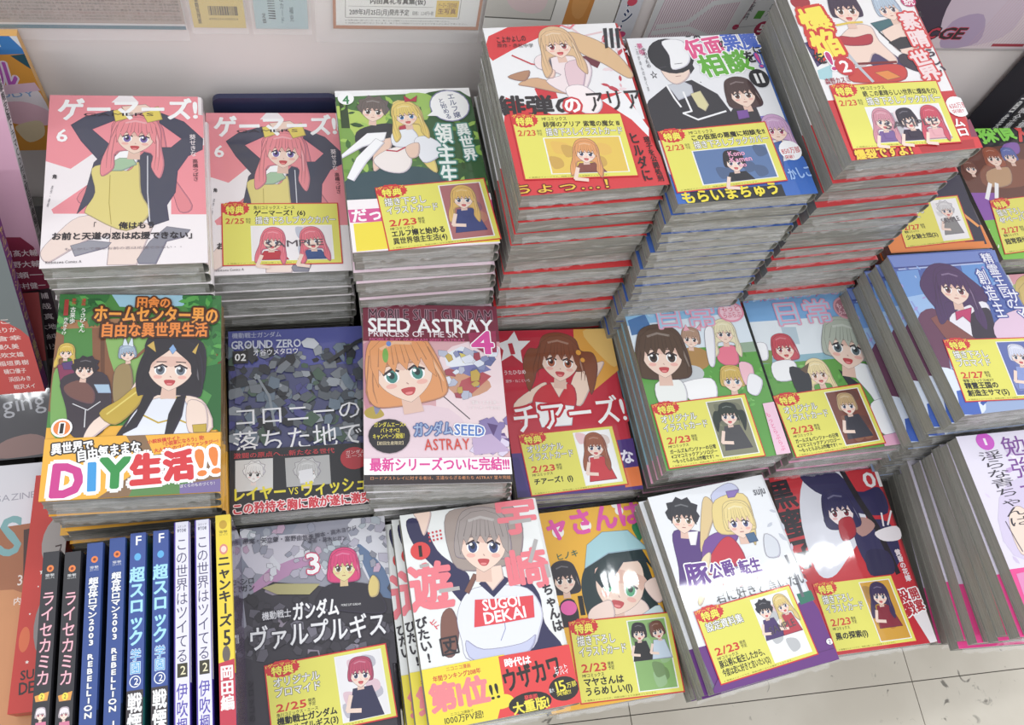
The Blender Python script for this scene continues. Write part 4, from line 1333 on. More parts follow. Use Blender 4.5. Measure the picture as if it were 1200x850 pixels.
['e','f2e02c',60.9,169.6,10.9,5.7],
['e','26201e',84.8,174.9,18.5,8.6],
['e','26201e',115.4,168.7,13.1,9.7],
['P','obi_band/band_lettering'],
['t','ニコニコ漫画',19.9,137,40.9,137.1,3.2,'d84030','',0,1,0],
['t','年間ランキング2018年',8,143.1,48.6,142.4,4.2,'d84030','',0,2,0],
['t','第1位',2.8,158.2,52.8,157.8,19.9,'f2868c','',0,3,0],
['t','!!',52.1,161.1,61.5,160.5,11.4,'26201e','',0,2,0],
['t','ニコニコ漫画で',17.8,172.1,37.1,172.1,2.2,'26201e','',0,1,0],
['t','1000万PV超!',12.4,176.2,44.9,176.2,5.7,'26201e','',0,1,0],
['t','時代は',69.1,140.7,92.5,141.1,6.6,'ffffff','',0,2,0],
['t','ウザカワ',65,155.3,117.1,150,17.7,'26201e','',0,2,0],
['t','発売即',80.6,170.7,91.9,170.9,4.1,'e83c3c','',0,2,0],
['t','大重版!',69.3,177.4,100.8,176.6,8.6,'f4e43c','',0,2,0],
['t','最大',102.5,168.8,107,168.4,3.2,'ffffff','',0,1,0],
['t','15',108.4,166.8,117.8,166.1,8.3,'f4e43c','',0,2,0],
['t','万部',118.1,167.1,127,166.3,4.2,'f4e43c','',0,1,0],
['t','突破!!',108.2,172.1,121,172,3.7,'f4e43c','',0,1,0],
['t','ヒット|ヤバイ',110.2,154.3,122.8,153.4,3.8,'ffffff','',0,1,0]],
'P':[
['P','cover/printed_scenery'],
['p','2e8a58',1,[114.8,32.4,113.5,23.5,121.7,17.9,126.8,25.2,118.7,39.4]],
['p','28282c',0,[122.1,44.2,142.3,35.8,144.7,79,128.2,55.7]],
['P','cover/printed_figure'],
['p','20363a',1,[56.8,59.1,78.2,40.8,109.5,40.4,120.8,67.4,121.3,100.6,121.5,116.8,98.2,123.4,57,117.5,49.6,82.7]],
['p','f6dcd0',1,[82.9,97.3,103.2,94.1,111.8,103.4,106.8,114.7,83,115.3]],
['p','cfe4e8',1,[78.5,106.8,96.8,111.3,122.9,102.9,119.1,126.4,73.4,119.9]],
['h',88.5,77.7,23.7,-19.5,'none','20363a','58b080','f6d8c6',1],
['p','20363a',0,[69.4,60.7,76.4,49,117.2,45.7,125.1,68,118.5,58.7,96.4,57.9,82,72.7,69.7,79.3,63.5,68.2]],
['p','a9d6de',0,[56.8,59.1,63.7,36.8,81.5,26.1,108.1,27.3,125.4,48.9,116.7,47.8,83.3,47.8]],
['p','f6dcd0',1,[50.9,106.8,55,97.5,71.2,91.7,77,94.5,76,108.4,64.6,111.7]],
['p','f6dcd0',1,[113,81,127.4,76.7,132.9,89.9,123.4,100.9,114.8,91.5]],
['p','2c2830',1,[27.4,87.7,40.1,87.5,40.2,107.3,21.2,108.5]],
['h',34.8,66.5,10.5,-1.5,'bob','302c34','3a3036','f6d8c6',0],
['e','f060b0',33.6,93.5,7.9,6.7],
['P','cover/title_lettering'],
['e','fbfbf4',37.4,20.7,6,6],
['e','fbfbf4',66.6,17.8,5.6,5.6],
['e','fbfbf4',103.8,6.9,4.4,4.4],
['e','fbfbf4',100.9,-.1,4,4],
['t','マャさんは',-2,18,126,9.6,24.3,'ec4cac','',0,2,0],
['t','ヒノキ',30.5,45.2,53.6,43,6.7,'2a6a58','',0,1,0],
['P','cover/volume_mark'],
['t','1',42.2,92.7,50.7,92.9,17.9,'201c1c','',0,1,0],
['c',30.5,105.9,130.4,110.4,27.5,178.4,'side','描き下ろし|イラストカード','2/23','MFコミックス','マヤさんは|うらめしい(1)',['8cb86c',[['short','2c2830','242428'],['short','7a4c3c','c8d8e8']]],0]],
'Q':[
['P','cover/printed_scenery'],
['p','6a2c84',0,[-14.8,118,-3.7,128.1,-2.4,141.6,-.8,191.3,-21.6,186.3,-19.3,141.5]],
['p','6a2c84',0,[110.8,126.2,125.2,125.4,141.5,188.1,95.6,188.7,95.8,138.9]],
['p','2c7a64',0,[112,118.4,128.7,118,131.6,126.8,112.1,128.5]],
['p','70727e',0,[-14.1,133.3,-1.7,134.3,3.1,181.5,-9.6,182]],
['s',34,24,4.1,'leaf',[103.4,36.3,149.4,36.5,94.7,110.6],['dfe2ea','c8ccd8','eef0f4','d8c8d8']],
['l','6a6c74',3.1,[116.7,82.1,118,105.4,117.5,121.7]],
['P','cover/printed_figure'],
['p','5a3c82',1,[12,39.4,26,38,43.5,45.8,44.3,67,28.5,84.2,13.5,83,-.9,97.8,6.8,71.4]],
['p','fbfbfb',0,[27.4,40.4,38.3,41.6,31.3,53.9,26.1,52.8]],
['h',28,26.7,11.6,-15.4,'spiky','33343c','7a6a50','f6d8c6',0],
['p','c8cce8',1,[64.1,10.8,86.7,1.8,94.4,12.3,70.7,29.8]],
['p','e4c890',1,[53,15.3,61.2,12.5,62.8,26,47.7,46.7,38.2,59.5,34.7,56.7]],
['p','7a4c9c',1,[41.2,51.7,66.4,46.2,77.6,52.8,56.9,69.6,31.5,76.7]],
['p','cc3044',1,[52.3,58.2,66.1,52.6,73.6,62.6,73.5,79.4,52.2,81.1,35.4,83.6,31.5,76.7]],
['p','f0ddb0',1,[28.1,73.9,35.9,65.2,42.2,66.6,21.3,102.7,13.8,105]],
['p','ecd488',1,[66.9,15.8,98,15.2,99.5,39.9,90.7,66.1,86.2,54.5,60.5,49.3,56.7,35.6]],
['h',83,40.9,13.1,-7.2,'short','eed890','5a5a88','f6d8c6',0],
['p','8a70b8',0,[81.1,9.7,95.3,10.2,87.8,16.6,80.8,16.3]],
['p','4a6c90',0,[84.1,54.1,93.6,53.9,94.5,62.7,85.1,62.9]],
['p','d8dce4',1,[103.6,58.1,114.1,66.7,110.2,80.8,97.3,78.1]],
['P','cover/title_lettering'],
['t','豚',10.5,80.3,34.2,82.3,21.1,'6a3c98','ffffff',1.2,2,0],
['t','公爵',35.1,81.5,60.6,81.8,13.7,'6a3c98','ffffff',1.2,2,0],
['t','に',61.4,80.9,66.4,81,5.8,'6a3c98','',0,1,0],
['t','転生',65.2,83.8,88,84.5,13.2,'6a3c98','ffffff',1.2,2,0],
['t','したから今度は',32.7,96.2,88.6,98.1,6,'d84848','',0,1,0],
['t','君に好きと言いたい',31.5,104.9,129.6,105.8,10.5,'2c2c34','',0,0,0],
['t','suju',108.9,15.1,122.1,15.4,8.2,'5a5a64','',0,1,0],
['P','obi_band'],
['p','6a2c84',0,[-19.7,197.3,7.1,171.6,140,172.3,133,205]],
['P','cover/volume_mark'],
['e','fbfbfb',125.5,165.5,3.4,2.7],
['t','2',123.9,165.4,126.9,165.8,3.5,'5c2078','',0,1,0],
['c',6.4,111.7,108.2,108.4,8.1,176.9,'side','設定資料集','2/23','MFコミックス','豚公爵に転生したから、|今度は君に好きと言いたい(2)',['f2f4f4',[['spiky','30303a','4c3470'],['long','ecd080','c03848']]],1]],
'R':[
['P','cover/printed_scenery'],
['t','黒蜜子',7.9,4.3,17.2,98.1,25.7,'241c28','',0,2,1],
['p','dfe0ea',1,[43.4,0.3,81.2,-1.3,93.5,28.6,92,61.1,62.6,89.6,37.2,108.8,21.7,98.6,23.4,40.8]],
['p','2e2a58',1,[36.2,-.3,73.9,-1.9,95.1,24,121.1,21.5,120.8,49.9,87.2,46.8,70.3,31.2,47.1,19.7]],
['p','34305c',1,[77.8,59.7,117.5,58.9,118.7,95.3,98.3,110.8,78.2,100]],
['p','251f28',0,[81.2,-1.3,87,-2,96.7,33.6,106.3,62.4,112.2,112.3,106.8,113.9,99.9,66.4,89.5,32.9]],
['p','2e2a50',1,[82.7,87.2,106.1,89.6,105.3,111.6,79,111]],
['p','b88c84',1,[75.8,54.9,92.8,51.9,101.5,62,83.4,71.6]],
['p','f0e8ec',1,[99.1,68.6,125.4,64.3,125.2,78,105.4,78.3]],
['l','f0e8ec',1.91,[111,62.9,113.5,49.2]],
['l','f0e8ec',1.93,[116.2,62.2,125.2,48]],
['P','cover/printed_figure'],
['h',67.7,42.6,14.3,0.6,'bob','2e2a58','8a3040','f4e4e4',0],
['p','b02030',1,[62.8,53.7,78.5,50.6,77.1,68.7,60.8,73.9]],
['P','cover/volume_mark'],
['t','01',104.2,12.3,126.5,12.4,16.3,'f4f0f0','',0,2,0],
['P','cover/title_lettering'],
['t','黄昏の花嫁',116.4,88.4,118.4,121.6,5.7,'f4e4e8','',0,2,1],
['p','f0eaec',0,[102.9,130.8,125.3,128.9,126,181.4,118.4,182.5]],
['t','殺戮',104.8,128.8,110.4,154.8,12,'c02030','ffffff',1.2,2,1],
['t','開宴',118.3,128.1,121.1,151.8,9.3,'c02030','ffffff',1,2,1],
['c',13.6,113.2,101.2,112.7,17.6,179.9,'side','描き下ろし|イラストカード','2/23','MFコミックス','黒の探索(1)',['d8a028',[['long','3c2c58','8c2438']]],0]],
'S':[
['P','cover/printed_scenery'],
['s',40,25,5.4,'leaf',[-.2,12.4,99.6,6.3,3.1,130.4],['e2d4ee','d4c4e4','f4ecf8','caa8dc']],
['p','e88cc0',0,[4.8,131.6,111,123.8,72.4,234.2,-1.1,223.8]],
['p','d8cce8',1,[34.6,49.9,152.2,49,108.9,127.5,10.1,115.9]],
['P','cover/printed_figure'],
['p','f4dccc',1,[23.7,77.7,37.6,73.1,46.9,92.4,20.9,117.2,16.8,97]],
['l','5a5060',1.11,[15.7,84.9,18.5,103.2,20.5,113.2]],
['P','cover/title_lettering'],
['t','淫らな青ちゃんは',28.4,17.3,31.4,90.7,23.7,'2e2836','',0,0,1],
['t','勉強が',58.4,4.7,58.5,69.1,25.1,'7c3c98','',0,0,1],
['P','cover/volume_mark'],
['e','d048c8',29.2,7.7,9.7,8.8],
['t','1',26.7,7.9,31.5,7.9,6.9,'f8f0f8','',0,1,0]],
'U':[
['P','cover/printed_scenery'],
['p','202024',0,[45.9,-13,147.9,-18.5,135.1,23.6,40.5,25.8]],
['p','6a3a2c',0,[12.9,31.8,127.7,21.1,107.5,109.2,-15.9,104]],
['p','8a5038',1,[35.2,54.6,97.1,47.6,83.8,82.5,25.2,84.6]],
['p','8a4cac',0,[-10.3,91.7,33.1,93.4,19.4,130.4,-13.4,132.9]],
['p','7cc83c',0,[-12.5,130.9,98.8,125.8,89,190.4,-29.3,183.4]],
['P','cover/printed_figure'],
['p','c09870',1,[35.2,63.4,66.8,57.8,59.3,81.6,31.1,84.8]],
['l','f4f4f4',4.8,[31.2,80.5,17.3,101.2]],
['l','f4f4f4',4.8,[40,80.8,30.3,100.9]],
['h',53.5,44.1,9.8,-1.4,'bob','a05030','5a3a34','f6d8c6',0],
['p','8a5cb0',1,[76.8,24.5,96.8,22.7,91.1,38.4,67.1,40]],
['h',76.4,42.5,8.3,-1.7,'short','5a6ab0','4a3a54','f6d8c6',0],
['h',15.1,58.3,7.2,-1.8,'short','7a4838','4a3a54','f6d8c6',0],
['P','cover/title_lettering'],
['t','探偵',47,10.1,98.9,2.8,26.3,'8ce050','',0,2,0],
['t','X',98.3,6.6,119.8,4.2,28.9,'e0403c','',0,2,0],
['t','ビん',-5.6,141.3,-3.3,169.3,13,'f0f8e0','',0,1,1],
['c',18.7,104.2,114.2,96.6,4.3,176,'side','描き下ろし|4Pペーパー','2/27','電撃コミックス','超常探偵X(2)',['d8e8c8',[['short','7a4838','6a4ca0']]],0]],
'V':[
['P','cover/printed_scenery'],
['p','2c2c44',0,[103.4,86.9,128.6,83.5,120.5,177,94.4,175.6]],
['p','f08830',0,[-22.5,173,118.5,173,113.3,192.1,-28.2,187.7]],
['l','f0a050',3.8,[108.4,136.7,120.1,153.3]],
['t','SAMPLE',73.4,154.9,100.3,154.3,5.1,'2a2a2a','',0,1,0],
['c',25.5,116.9,112.8,111.5,19.2,177.2,'side','描き下ろし|ペーパー','2/27','電撃コミックス','少女騎士団(2)',['f4f4f4',[['spiky','d8d8d8','8a8a8a']]],1]],
'W':[
['P','cover/printed_scenery'],
['p','f0a8b4',0,[11.2,-.8,62.1,-5.6,36.6,43.8,11.6,22.8]],
['p','b8c880',1,[1.9,18.3,50.2,17.5,27.4,91.9,-10,74.2]],
['P','cover/printed_figure'],
['h',36.6,43.8,23,-4.1,'long','dcc070','6a8a60','f6d8c6',1]],
}

# fitted place (centre of the top cover, metres) and tilt (degrees) of the top book of every stack
POSE = {
    'A': ((-0.1468, 0.5094, 0.1936), (0.38, 2.25, 0.67)),
    'B': ((-0.0229, 0.5244, 0.1499), (2.6, 0.3, -0.59)),
    'C': ((0.1007, 0.5021, 0.2085), (-0.12, -1.3, 0.33)),
    'D': ((0.2331, 0.5018, 0.2851), (1.55, -2.58, 1.25)),
    'E': ((0.3623, 0.4826, 0.2922), (1.5, -2.2, 1.09)),
    'G': ((-0.1426, 0.323, 0.1546), (-0.94, 5.18, -1.45)),
    'H': ((-0.0168, 0.322, 0.0776), (-0.27, 1.02, -0.94)),
    'I': ((0.1029, 0.3164, 0.1206), (-2.6, 0.64, -4.99)),
    'J': ((0.2443, 0.3159, 0.0499), (-0.41, 1.72, -2.04)),
    'K': ((0.3772, 0.3166, 0.0971), (0.46, -3.06, 0.85)),
    'L': ((0.5117, 0.3148, 0.0957), (-0.5, -1.33, -0.19)),
    'P': ((0.2438, 0.1261, 0.0244), (0.0, -0.0, -0.03)),
    'Q': ((0.3701, 0.1223, 0.071), (-1.5, 1.19, 4.75)),
    'R': ((0.5135, 0.1321, 0.0313), (-1.14, -1.59, -1.98)),
    'F': ((0.498, 0.4906, 0.3402), (5.3, -1.63, 3.31)),
    'M': ((0.6345, 0.3073, 0.1831), (-3.51, -0.23, 0.41)),
    'N': ((-0.0153, 0.1366, 0.0464), (1.13, 0.67, -1.08)),
    'O': ((0.1282, 0.1273, 0.0771), (-2.17, 0.77, 1.23)),
    'S': ((0.6495, 0.1175, 0.1496), (0.09, -0.0, -0.59)),
    'U': ((0.797, 0.492, 0.15), (0, 0, 0)),
    'V': ((0.657, 0.503, 0.158), (0, 0, 0)),
    'W': ((0.81, 0.305, 0.125), (0, 0, 0)),
}
FX, FY = 0.8430, 0.0130      # a crossing of floor joints
# ------------------------------------------------------------------ the shop around the books
def tile_material():
    m, nt, p = new_mat('vinyl_floor')
    tc = nt.nodes.new('ShaderNodeTexCoord')
    geo = nt.nodes.new('ShaderNodeNewGeometry')
    n = nt.nodes.new('ShaderNodeTexNoise')
    n.inputs['Scale'].default_value = 6
    n.inputs['Detail'].default_value = 8
    r = nt.nodes.new('ShaderNodeValToRGB')
    r.color_ramp.elements[0].position, r.color_ramp.elements[1].position = 0.35, 0.65
    r.color_ramp.elements[0].color = rgb('d6cdbc')
    r.color_ramp.elements[1].color = rgb('e6dece')
    n2 = nt.nodes.new('ShaderNodeTexNoise')
    n2.inputs['Scale'].default_value = 30
    n2.inputs['Detail'].default_value = 5
    n2.inputs['Distortion'].default_value = 1.5
    r2 = nt.nodes.new('ShaderNodeValToRGB')
    r2.color_ramp.elements[0].position, r2.color_ramp.elements[1].position = 0.65, 0.72
    r2.color_ramp.elements[0].color = (0, 0, 0, 1)
    r2.color_ramp.elements[1].color = (.8, .8, .8, 1)
    mx = nt.nodes.new('ShaderNodeMixRGB')
    mx.inputs[2].default_value = rgb('5c564e')
    nt.links.new(geo.outputs['Position'], n.inputs['Vector'])
    nt.links.new(geo.outputs['Position'], n2.inputs['Vector'])
    nt.links.new(n.outputs['Fac'], r.inputs['Fac'])
    nt.links.new(n2.outputs['Fac'], r2.inputs['Fac'])
    nt.links.new(r2.outputs['Color'], mx.inputs[0])
    nt.links.new(r.outputs['Color'], mx.inputs[1])
    nt.links.new(mx.outputs[0], p.inputs['Base Color'])
    p.inputs['Roughness'].default_value = 0.32
    return m


# flat sheets are drawn first, while the scene is still empty
bag = set()
for prims in COVERS.values():
    gather(prims, bag)
want_glyphs(sorted(bag))
SHEETS = {}
for key, prims in COVERS.items():
    base = (COVERS['A'] + prims) if key == 'B' else prims
    SHEETS[key] = Sheet(128, 182).run(base)


def small_text(sh, s, x0, y0, x1, y1, h, c, **k):
    sh.text(s, x0, y0, x1, y1, h, c, **k)


def spine_sheets():
    out = []
    T = 12.0

    def sp(bg):
        s = Sheet(T, 182)
        s.part('spine_print')
        s.poly([(0, 0), (T, 0), (T, 182), (0, 182)], bg)
        s.part('spine_lettering')
        return s
    for _ in range(2):
        s = sp('2b2a30')
        s.ell(T / 2, 13, 2.6, 2.6, 'f08030'); s.ell(T / 2, 13, 1.2, 1.2, '8a3a20')
        s.text('電撃|コミックス', 2.5, 19, T - 2.5, 19, 1.8, 'e8e8e8')
        s.text('ライセカミカ', T / 2, 30, T / 2, 98, 8.6, 'f2b8c4', '6a2438', .25, 1, 1)
        s.poly([(1, 104), (T - 1, 102), (T - 2, 108), (2, 108)], 'e8a040')
        s.ell(T / 2, 105, 2.2, 2.6, 'f4e040'); s.text('2', T / 2 - 1, 105, T / 2 + 1, 105, 3, '2a2a2a')
        s.part('spine_figure')
        s.head(T / 2, 117, 3.0, 0, 'short', 'f0e4e8', 'a04060', 'f6dccc', 0)
        s.poly([(3, 122), (10, 122), (12, 140), (2, 140)], 'd87898'); s.poly([(2, 136), (12, 134), (12, 146), (2, 146)], 'c03050')
        s.part('spine_lettering'); s.text('作者名', T / 2, 150, T / 2, 176, 7, 'f0d0dc', '', 0, 1, 1)
        out.append((s, '2b2a30', '26252b', 'black', 'pink katakana lettering'))
    for _ in range(2):
        s = sp('2c4c94')
        s.ell(T / 2, 13, 2.6, 2.6, 'f08030'); s.ell(T / 2, 13, 1.2, 1.2, '8a3a20')
        s.text('電撃|コミックス', 2.5, 20, T - 2.5, 20, 1.8, 'e8e8e8')
        s.text('超合体ロマン2003 REBELLION 12', T / 2, 27, T / 2, 143, 6.4, 'f0f2f8', '101c40', .3, 2, 1)
        s.text('画・星野', T / 2, 148, T / 2, 178, 6, 'f0f2f8', '', 0, 1, 1)
        out.append((s, '2c4c94', '22304e', 'dark blue', 'small white lettering'))
    for k in range(2):
        s = sp('33509c')
        s.text('F', 4, 6, 9, 6, 7, 'ffffff', b=2)
        s.ell(T / 2, 19, 2.6, 2.9, '58b0e8')
        s.text('超スロック', T / 2, 27, T / 2, 86, 10, 'a8e4f4', '2468b0', .3, 2, 1)
        s.text('学園', T / 2, 88, T / 2, 106, 7, '58a8e0', 'e8f8fc', .3, 1, 1)
        s.ell(T / 2, 111, 4.2, 4.2, 'f0f4f8'); s.ell(T / 2, 111, 3.5, 3.5, '2c4c94'); s.text('2', 5, 111, 8.6, 111, 4.6, 'ffffff')
        s.poly([(0, 117), (T, 117), (T, 182), (0, 182)], '3a3236'); s.text('戦慄の', T / 2, 119, T / 2, 160, 9, 'f4f4f4', '', 0, 2, 1)
        out.append((s, '33509c', ('1f7a70' if k == 0 else '2a5aa8'), 'mid blue', 'pale blue lettering, dark band'))
    for _ in range(2):
        s = sp('e6e4f2')
        s.poly([(0, 0), (1.1, 0), (1.1, 182), (0, 182)], '4a2ea0'); s.poly([(T - .6, 0), (T, 0), (T, 182), (T - .6, 182)], '4a2ea0')
        s.text('コミック', 2.4, 3.8, T - 2.4, 3.8, 1.8, '30304a'); s.text('ゆりひめ', 2.4, 7, T - 2.4, 7, 3, '30304a', b=2)
        s.text('この世界はツイてる', T / 2, 13, T / 2, 108, 8.2, '4a4468', '', 0, 0, 1)
        s.poly([(2.4, 108), (T - 2, 108), (T - 2, 118), (2.4, 118)], '3c3828'); s.text('2', 4.4, 113, 9, 113, 6, 'f0e8c0')
        s.text('伊吹楓', T / 2, 122, T / 2, 158, 7.4, '5a4cb0', '', 0, 1, 1)
        out.append((s, 'e6e4f2', '3c2496', 'white and purple', 'thin grey lettering'))
    s = sp('f0d424')
    s.ell(T / 2, 8, 3.2, 3.6, 'c8a018'); s.text('電撃|コミックス', 2.4, 15, T - 2.4, 15, 2, '30281c')
    s.ell(T / 2, 28, 3.4, 4.2, 'e08878'); s.ell(T / 2, 28, 2.2, 2.6, 'f8d8c8')
    s.text('ニャンキーズ', T / 2, 33, T / 2, 88, 9, '2a241c', '', 0, 2, 1)
    s.text('5', 3.6, 96, 10, 96, 11, '2a241c', b=2)
    s.ell(T / 2, 108, 3, 6, '6a6058')
    s.poly([(0, 114), (T, 112), (T, 182), (0, 182)], 'c83048'); s.text('岡田編', T / 2, 116, T / 2, 148, 9, 'f4f0ec', '', 0, 2, 1)
    out.append((s, 'f0d424', '5a3a6a', 'yellow', 'black katakana and red foot'))
    return out


SPINES = spine_sheets()

rnd = random.Random(11)


def posters():
    P = {}
    s = Sheet(160, 200); s.part('poster_print')
    s.poly([(0, 0), (160, 0), (160, 200), (0, 200)], 'e6ddd4')
    s.poly([(0, 150), (160, 150), (160, 194), (0, 194)], 'b0a094')
    for i in range(12):
        s.text(''.join(rnd.choice('の一二日本書店特典発売円税込分名様抽選応募期間中お買上げ頂いた方に全員漫画文庫新刊予約限定版') for _ in range(48)), 2, 153 + i * 3.3, 158, 153 + i * 3.3, 2.4, rnd.choice(['6a5044', '7c6a5e', '946a60', '54463c']), b=1)
    s.text('メーカー特典キャンペーン開催中', 50, 146, 118, 146, 4, '4a3c30', b=2); s.poly([(120, 142), (158, 142), (158, 149), (120, 149)], '7a3030')
    s.poly([(0, 194), (160, 194), (160, 196), (0, 196)], 'd8d8d8'); s.poly([(0, 196), (160, 196), (160, 200), (0, 200)], '3f7482')
    P['campaign'] = s
    for nm, bg in (('yellow', 'e0c874'), ('blue', 'b4ccd0')):
        s = Sheet(46, 70); s.part('tag_print'); s.poly([(0, 0), (46, 0), (46, 70), (0, 70)], bg)
        if nm == 'yellow':
            x = 15
            for i in range(26):
                w = rnd.choice((.35, .7, 1.1)); s.poly([(x, 46), (x + w, 46), (x + w, 56), (x, 56)], '3a3020'); x += w + rnd.choice((.3, .5))
            s.text('4991234 100024', 14, 60, 40, 60, 2.4, '6a5c38', b=0); s.text('一迅社 Toy Case', 8, 28, 42, 28, 3, '6a5c38', b=0); s.text('書籍管理票', 6, 36, 6.1, 66, 3, '3a3020', vert=1)
        else:
            for i in range(20):
                s.poly([(12, 6 + i * 2.7), (18, 6 + i * 2.7), (18, 6 + i * 2.7 + rnd.choice((.8, 1.6))), (12, 6 + i * 2.7 + 1)], '2c383c')
            s.text('在庫管理カード', 24, 8, 24, 64, 3.2, '4a6468', vert=1); s.text('補充', 32, 45, 32, 62, 3.2, '4a6468', vert=1); s.text('定価', 8, 52, 8, 64, 3, '2c383c', vert=1)
        P[nm] = s
    s = Sheet(150, 200); s.part('poster_print'); s.poly([(0, 0), (150, 0), (150, 200), (0, 200)], 'c07848'); s.poly([(3, 3), (147, 3), (147, 196), (3, 196)], 'f2f0ec')
    s.poly([(12, 120), (128, 120), (128, 187), (12, 187)], '8a8480'); s.poly([(12.6, 120.6), (127.4, 120.6), (127.4, 186.4), (12.6, 186.4)], 'f6f4f0')
    s.text('内田真礼写真集(仮)', 36, 168, 92, 168, 6, '383030', b=2); s.line([(15, 174), (100, 174)], .4, '8a8480')
    s.text('2019年3月25日(月)発売予定', 16, 180.5, 76, 180.5, 6.5, '383030', b=2); s.text('価格：3,241円+税', 79, 181, 101, 181, 4.6, '383030', b=1)
    s.poly([(103, 166), (126, 166), (126, 185), (103, 185)], 'f0c838'); s.text('ゲーマーズ限定特典|生写真', 105, 175, 124, 175, 6, '7a3020', b=1)
    for i in range(2):
        s.text('※特典は数に限りがございます。無くなり次第終了となりますのであらかじめご了承ください。', 12, 190 + i * 3, 120 + i * 20, 190 + i * 3, 1.8, '504844', b=0)
    P['orange'] = s
    s = Sheet(150, 200); s.part('poster_print'); s.poly([(0, 0), (150, 0), (150, 200), (0, 200)], 'e4e0da'); s.poly([(0, 100), (80, 100), (76, 186), (-2 + 2, 183)], '66645c'); s.poly([(0, 100), (79, 100), (75, 184.5), (0, 181.5)], 'cfcac2')
    s.smooth([(12, 110), (60, 110), (66, 170), (40, 176), (20, 160)], 'dcc4c4'); s.poly([(94, 100), (123, 100), (119, 190), (90, 190)], 'c8843c'); s.smooth([(98, 110), (116, 120), (112, 180), (96, 170)], 'd29450')
    P['photo'] = s
    s = Sheet(22, 220); s.part('poster_print'); s.poly([(0, 0), (22, 0), (22, 220), (0, 220)], 'd4d4da')
    s.text('ダイアリーマジシ！', 11, 40, 11, 214, 9, '34446a', 'f0f0f4', .6, 2, 1); s.ell(11, 168, 5, 5, 'd84860'); s.ell(11, 208, 5, 4, 'd84880')
    P['strip'] = s
    s = Sheet(150, 190); s.part('poster_print'); s.poly([(0, 0), (150, 0), (150, 190), (0, 190)], 'dcdcdc')
    s.poly([(14, 60), (92, 60), (86, 190), (4, 190)], 'e8dce0')
    for i in range(34):
        s.line([(12 + i * 2.4, 60), (5 + i * 2.4, 190)], .8, 'b890a0')
    for pts in ([(10, 170), (40, 165), (60, 140), (100, 132)], [(8, 178), (45, 172), (70, 182), (88, 176)]):
        for a in range(len(pts) - 1):
            s.line([pts[a], pts[a + 1]], 6, 'dcdcdc')
    s.line([(98, 168), (108, 100)], .7, 'a85068'); s.ell(96, 169, 3.5, 3.5, 'b83058'); s.line([(96, 170), (122, 166)], .5, '8a8a90')
    s.ell(126, 170, 8, 9, 'b02850'); s.text('5', 122, 170, 130, 170, 10, 'f8f0f0', b=2); s.poly([(112, 148), (120, 148), (119, 158), (111, 158)], '5aa03c')
    s.text('ご案内', 104, 130, 102, 160, 4, '55555c', vert=1); s.text('フロア', 126, 130, 124, 156, 4, '55555c', vert=1); s.ell(135, 150, 4, 4, '8a3050')
    for i in range(5):
        s.text('漫画単行本・画集・同人誌コーナーのご案内', 92, 178 + i * 2.4, 122, 178 + i * 2.4, 1.4, '8a8a90', b=0)
    P['hatch'] = s
    s = Sheet(260, 190); s.part('poster_print'); s.poly([(0, 0), (260, 0), (260, 190), (0, 190)], 'dccdd2')
    s.smooth([(30, 80), (60, 90), (80, 150), (40, 190), (0, 190), (0, 100)], '3c3048'); s.smooth([(60, 70), (120, 90), (150, 160), (110, 185), (70, 170), (50, 120)], 'cdbccb'); s.smooth([(70, 150), (100, 140), (120, 178), (80, 186)], 'b09cba')
    for i in range(40):
        s.line([(120 + i * 3.6, 60), (112 + i * 3.6, 184)], .5, 'c8a4b0')
    s.text('C', 52, 166, 64, 166, 14, 'c82848', '2a2028', 1.5, 2); s.text('GE', 66, 166, 96, 166, 15, '2a2028', 'c82848', .8, 2); s.poly([(0, 187), (260, 187), (260, 190), (0, 190)], 'b8b0b0'); s.poly([(140, 180), (180, 180), (180, 184), (140, 184)], 'a83848')
    P['purple'] = s
    # left rack
    s = Sheet(90, 146); s.part('package_print'); s.poly([(0, 0), (90, 0), (90, 146), (0, 146)], 'eaa030'); s.poly([(0, 0), (90, 0), (90, 20), (0, 24)], '3a8ad4'); s.poly([(50, 7), (74, 7), (74, 12), (50, 12)], 'f0f4f8'); s.poly([(84, 0), (90, 0), (90, 14)], 'f0f4f8'); s.poly([(78, 22), (90, 20), (90, 38)], '2a5a6a')
    s.text('ルル', 40, 42, 76, 46, 34, 'c458c4', 'f8e8f8', 1.5, 2); s.smooth([(40, 66), (82, 58), (90, 80), (88, 96), (60, 92), (40, 90)], 'f6ecf2'); s.smooth([(46, 84), (70, 78), (90, 92), (84, 110), (52, 106)], 'f4c4d4'); s.smooth([(56, 110), (78, 104), (76, 124), (60, 134), (54, 120)], 'ecd8b0')
    s.text('BODY', 44, 70, 84, 68, 7, '8ab0e0', b=1); s.poly([(40, 60), (88, 54), (90, 64), (40, 72)], 'f0c8dc'); s.poly([(76, 132), (90, 130), (90, 140), (76, 142)], 'c458c4')
    P['package'] = s
    s = Sheet(210, 290); s.part('case_print'); s.poly([(0, 0), (210, 0), (210, 290), (0, 290)], 'dba8c0'); s.smooth([(110, 150), (160, 165), (205, 172), (212, 295), (90, 295)], '8a2040'); s.smooth([(140, 110), (165, 130), (175, 165), (150, 175)], '7a2c44'); s.poly([(120, 226), (210, 214), (210, 290), (120, 290)], '3c2a34')
    for i, n in enumerate(['日髙大輔', '上野大輔', '村瀬一', '井村健一', '岩田大輔', '今井拓哉', '杉田真', '神原大地', '中島純', '山川光']):
        s.text(n, 180 - i % 3 * 4, 178 + i * 11, 207, 178 + i * 11, 6, 'f0e0e4', b=1)
    P['pink_case'] = s
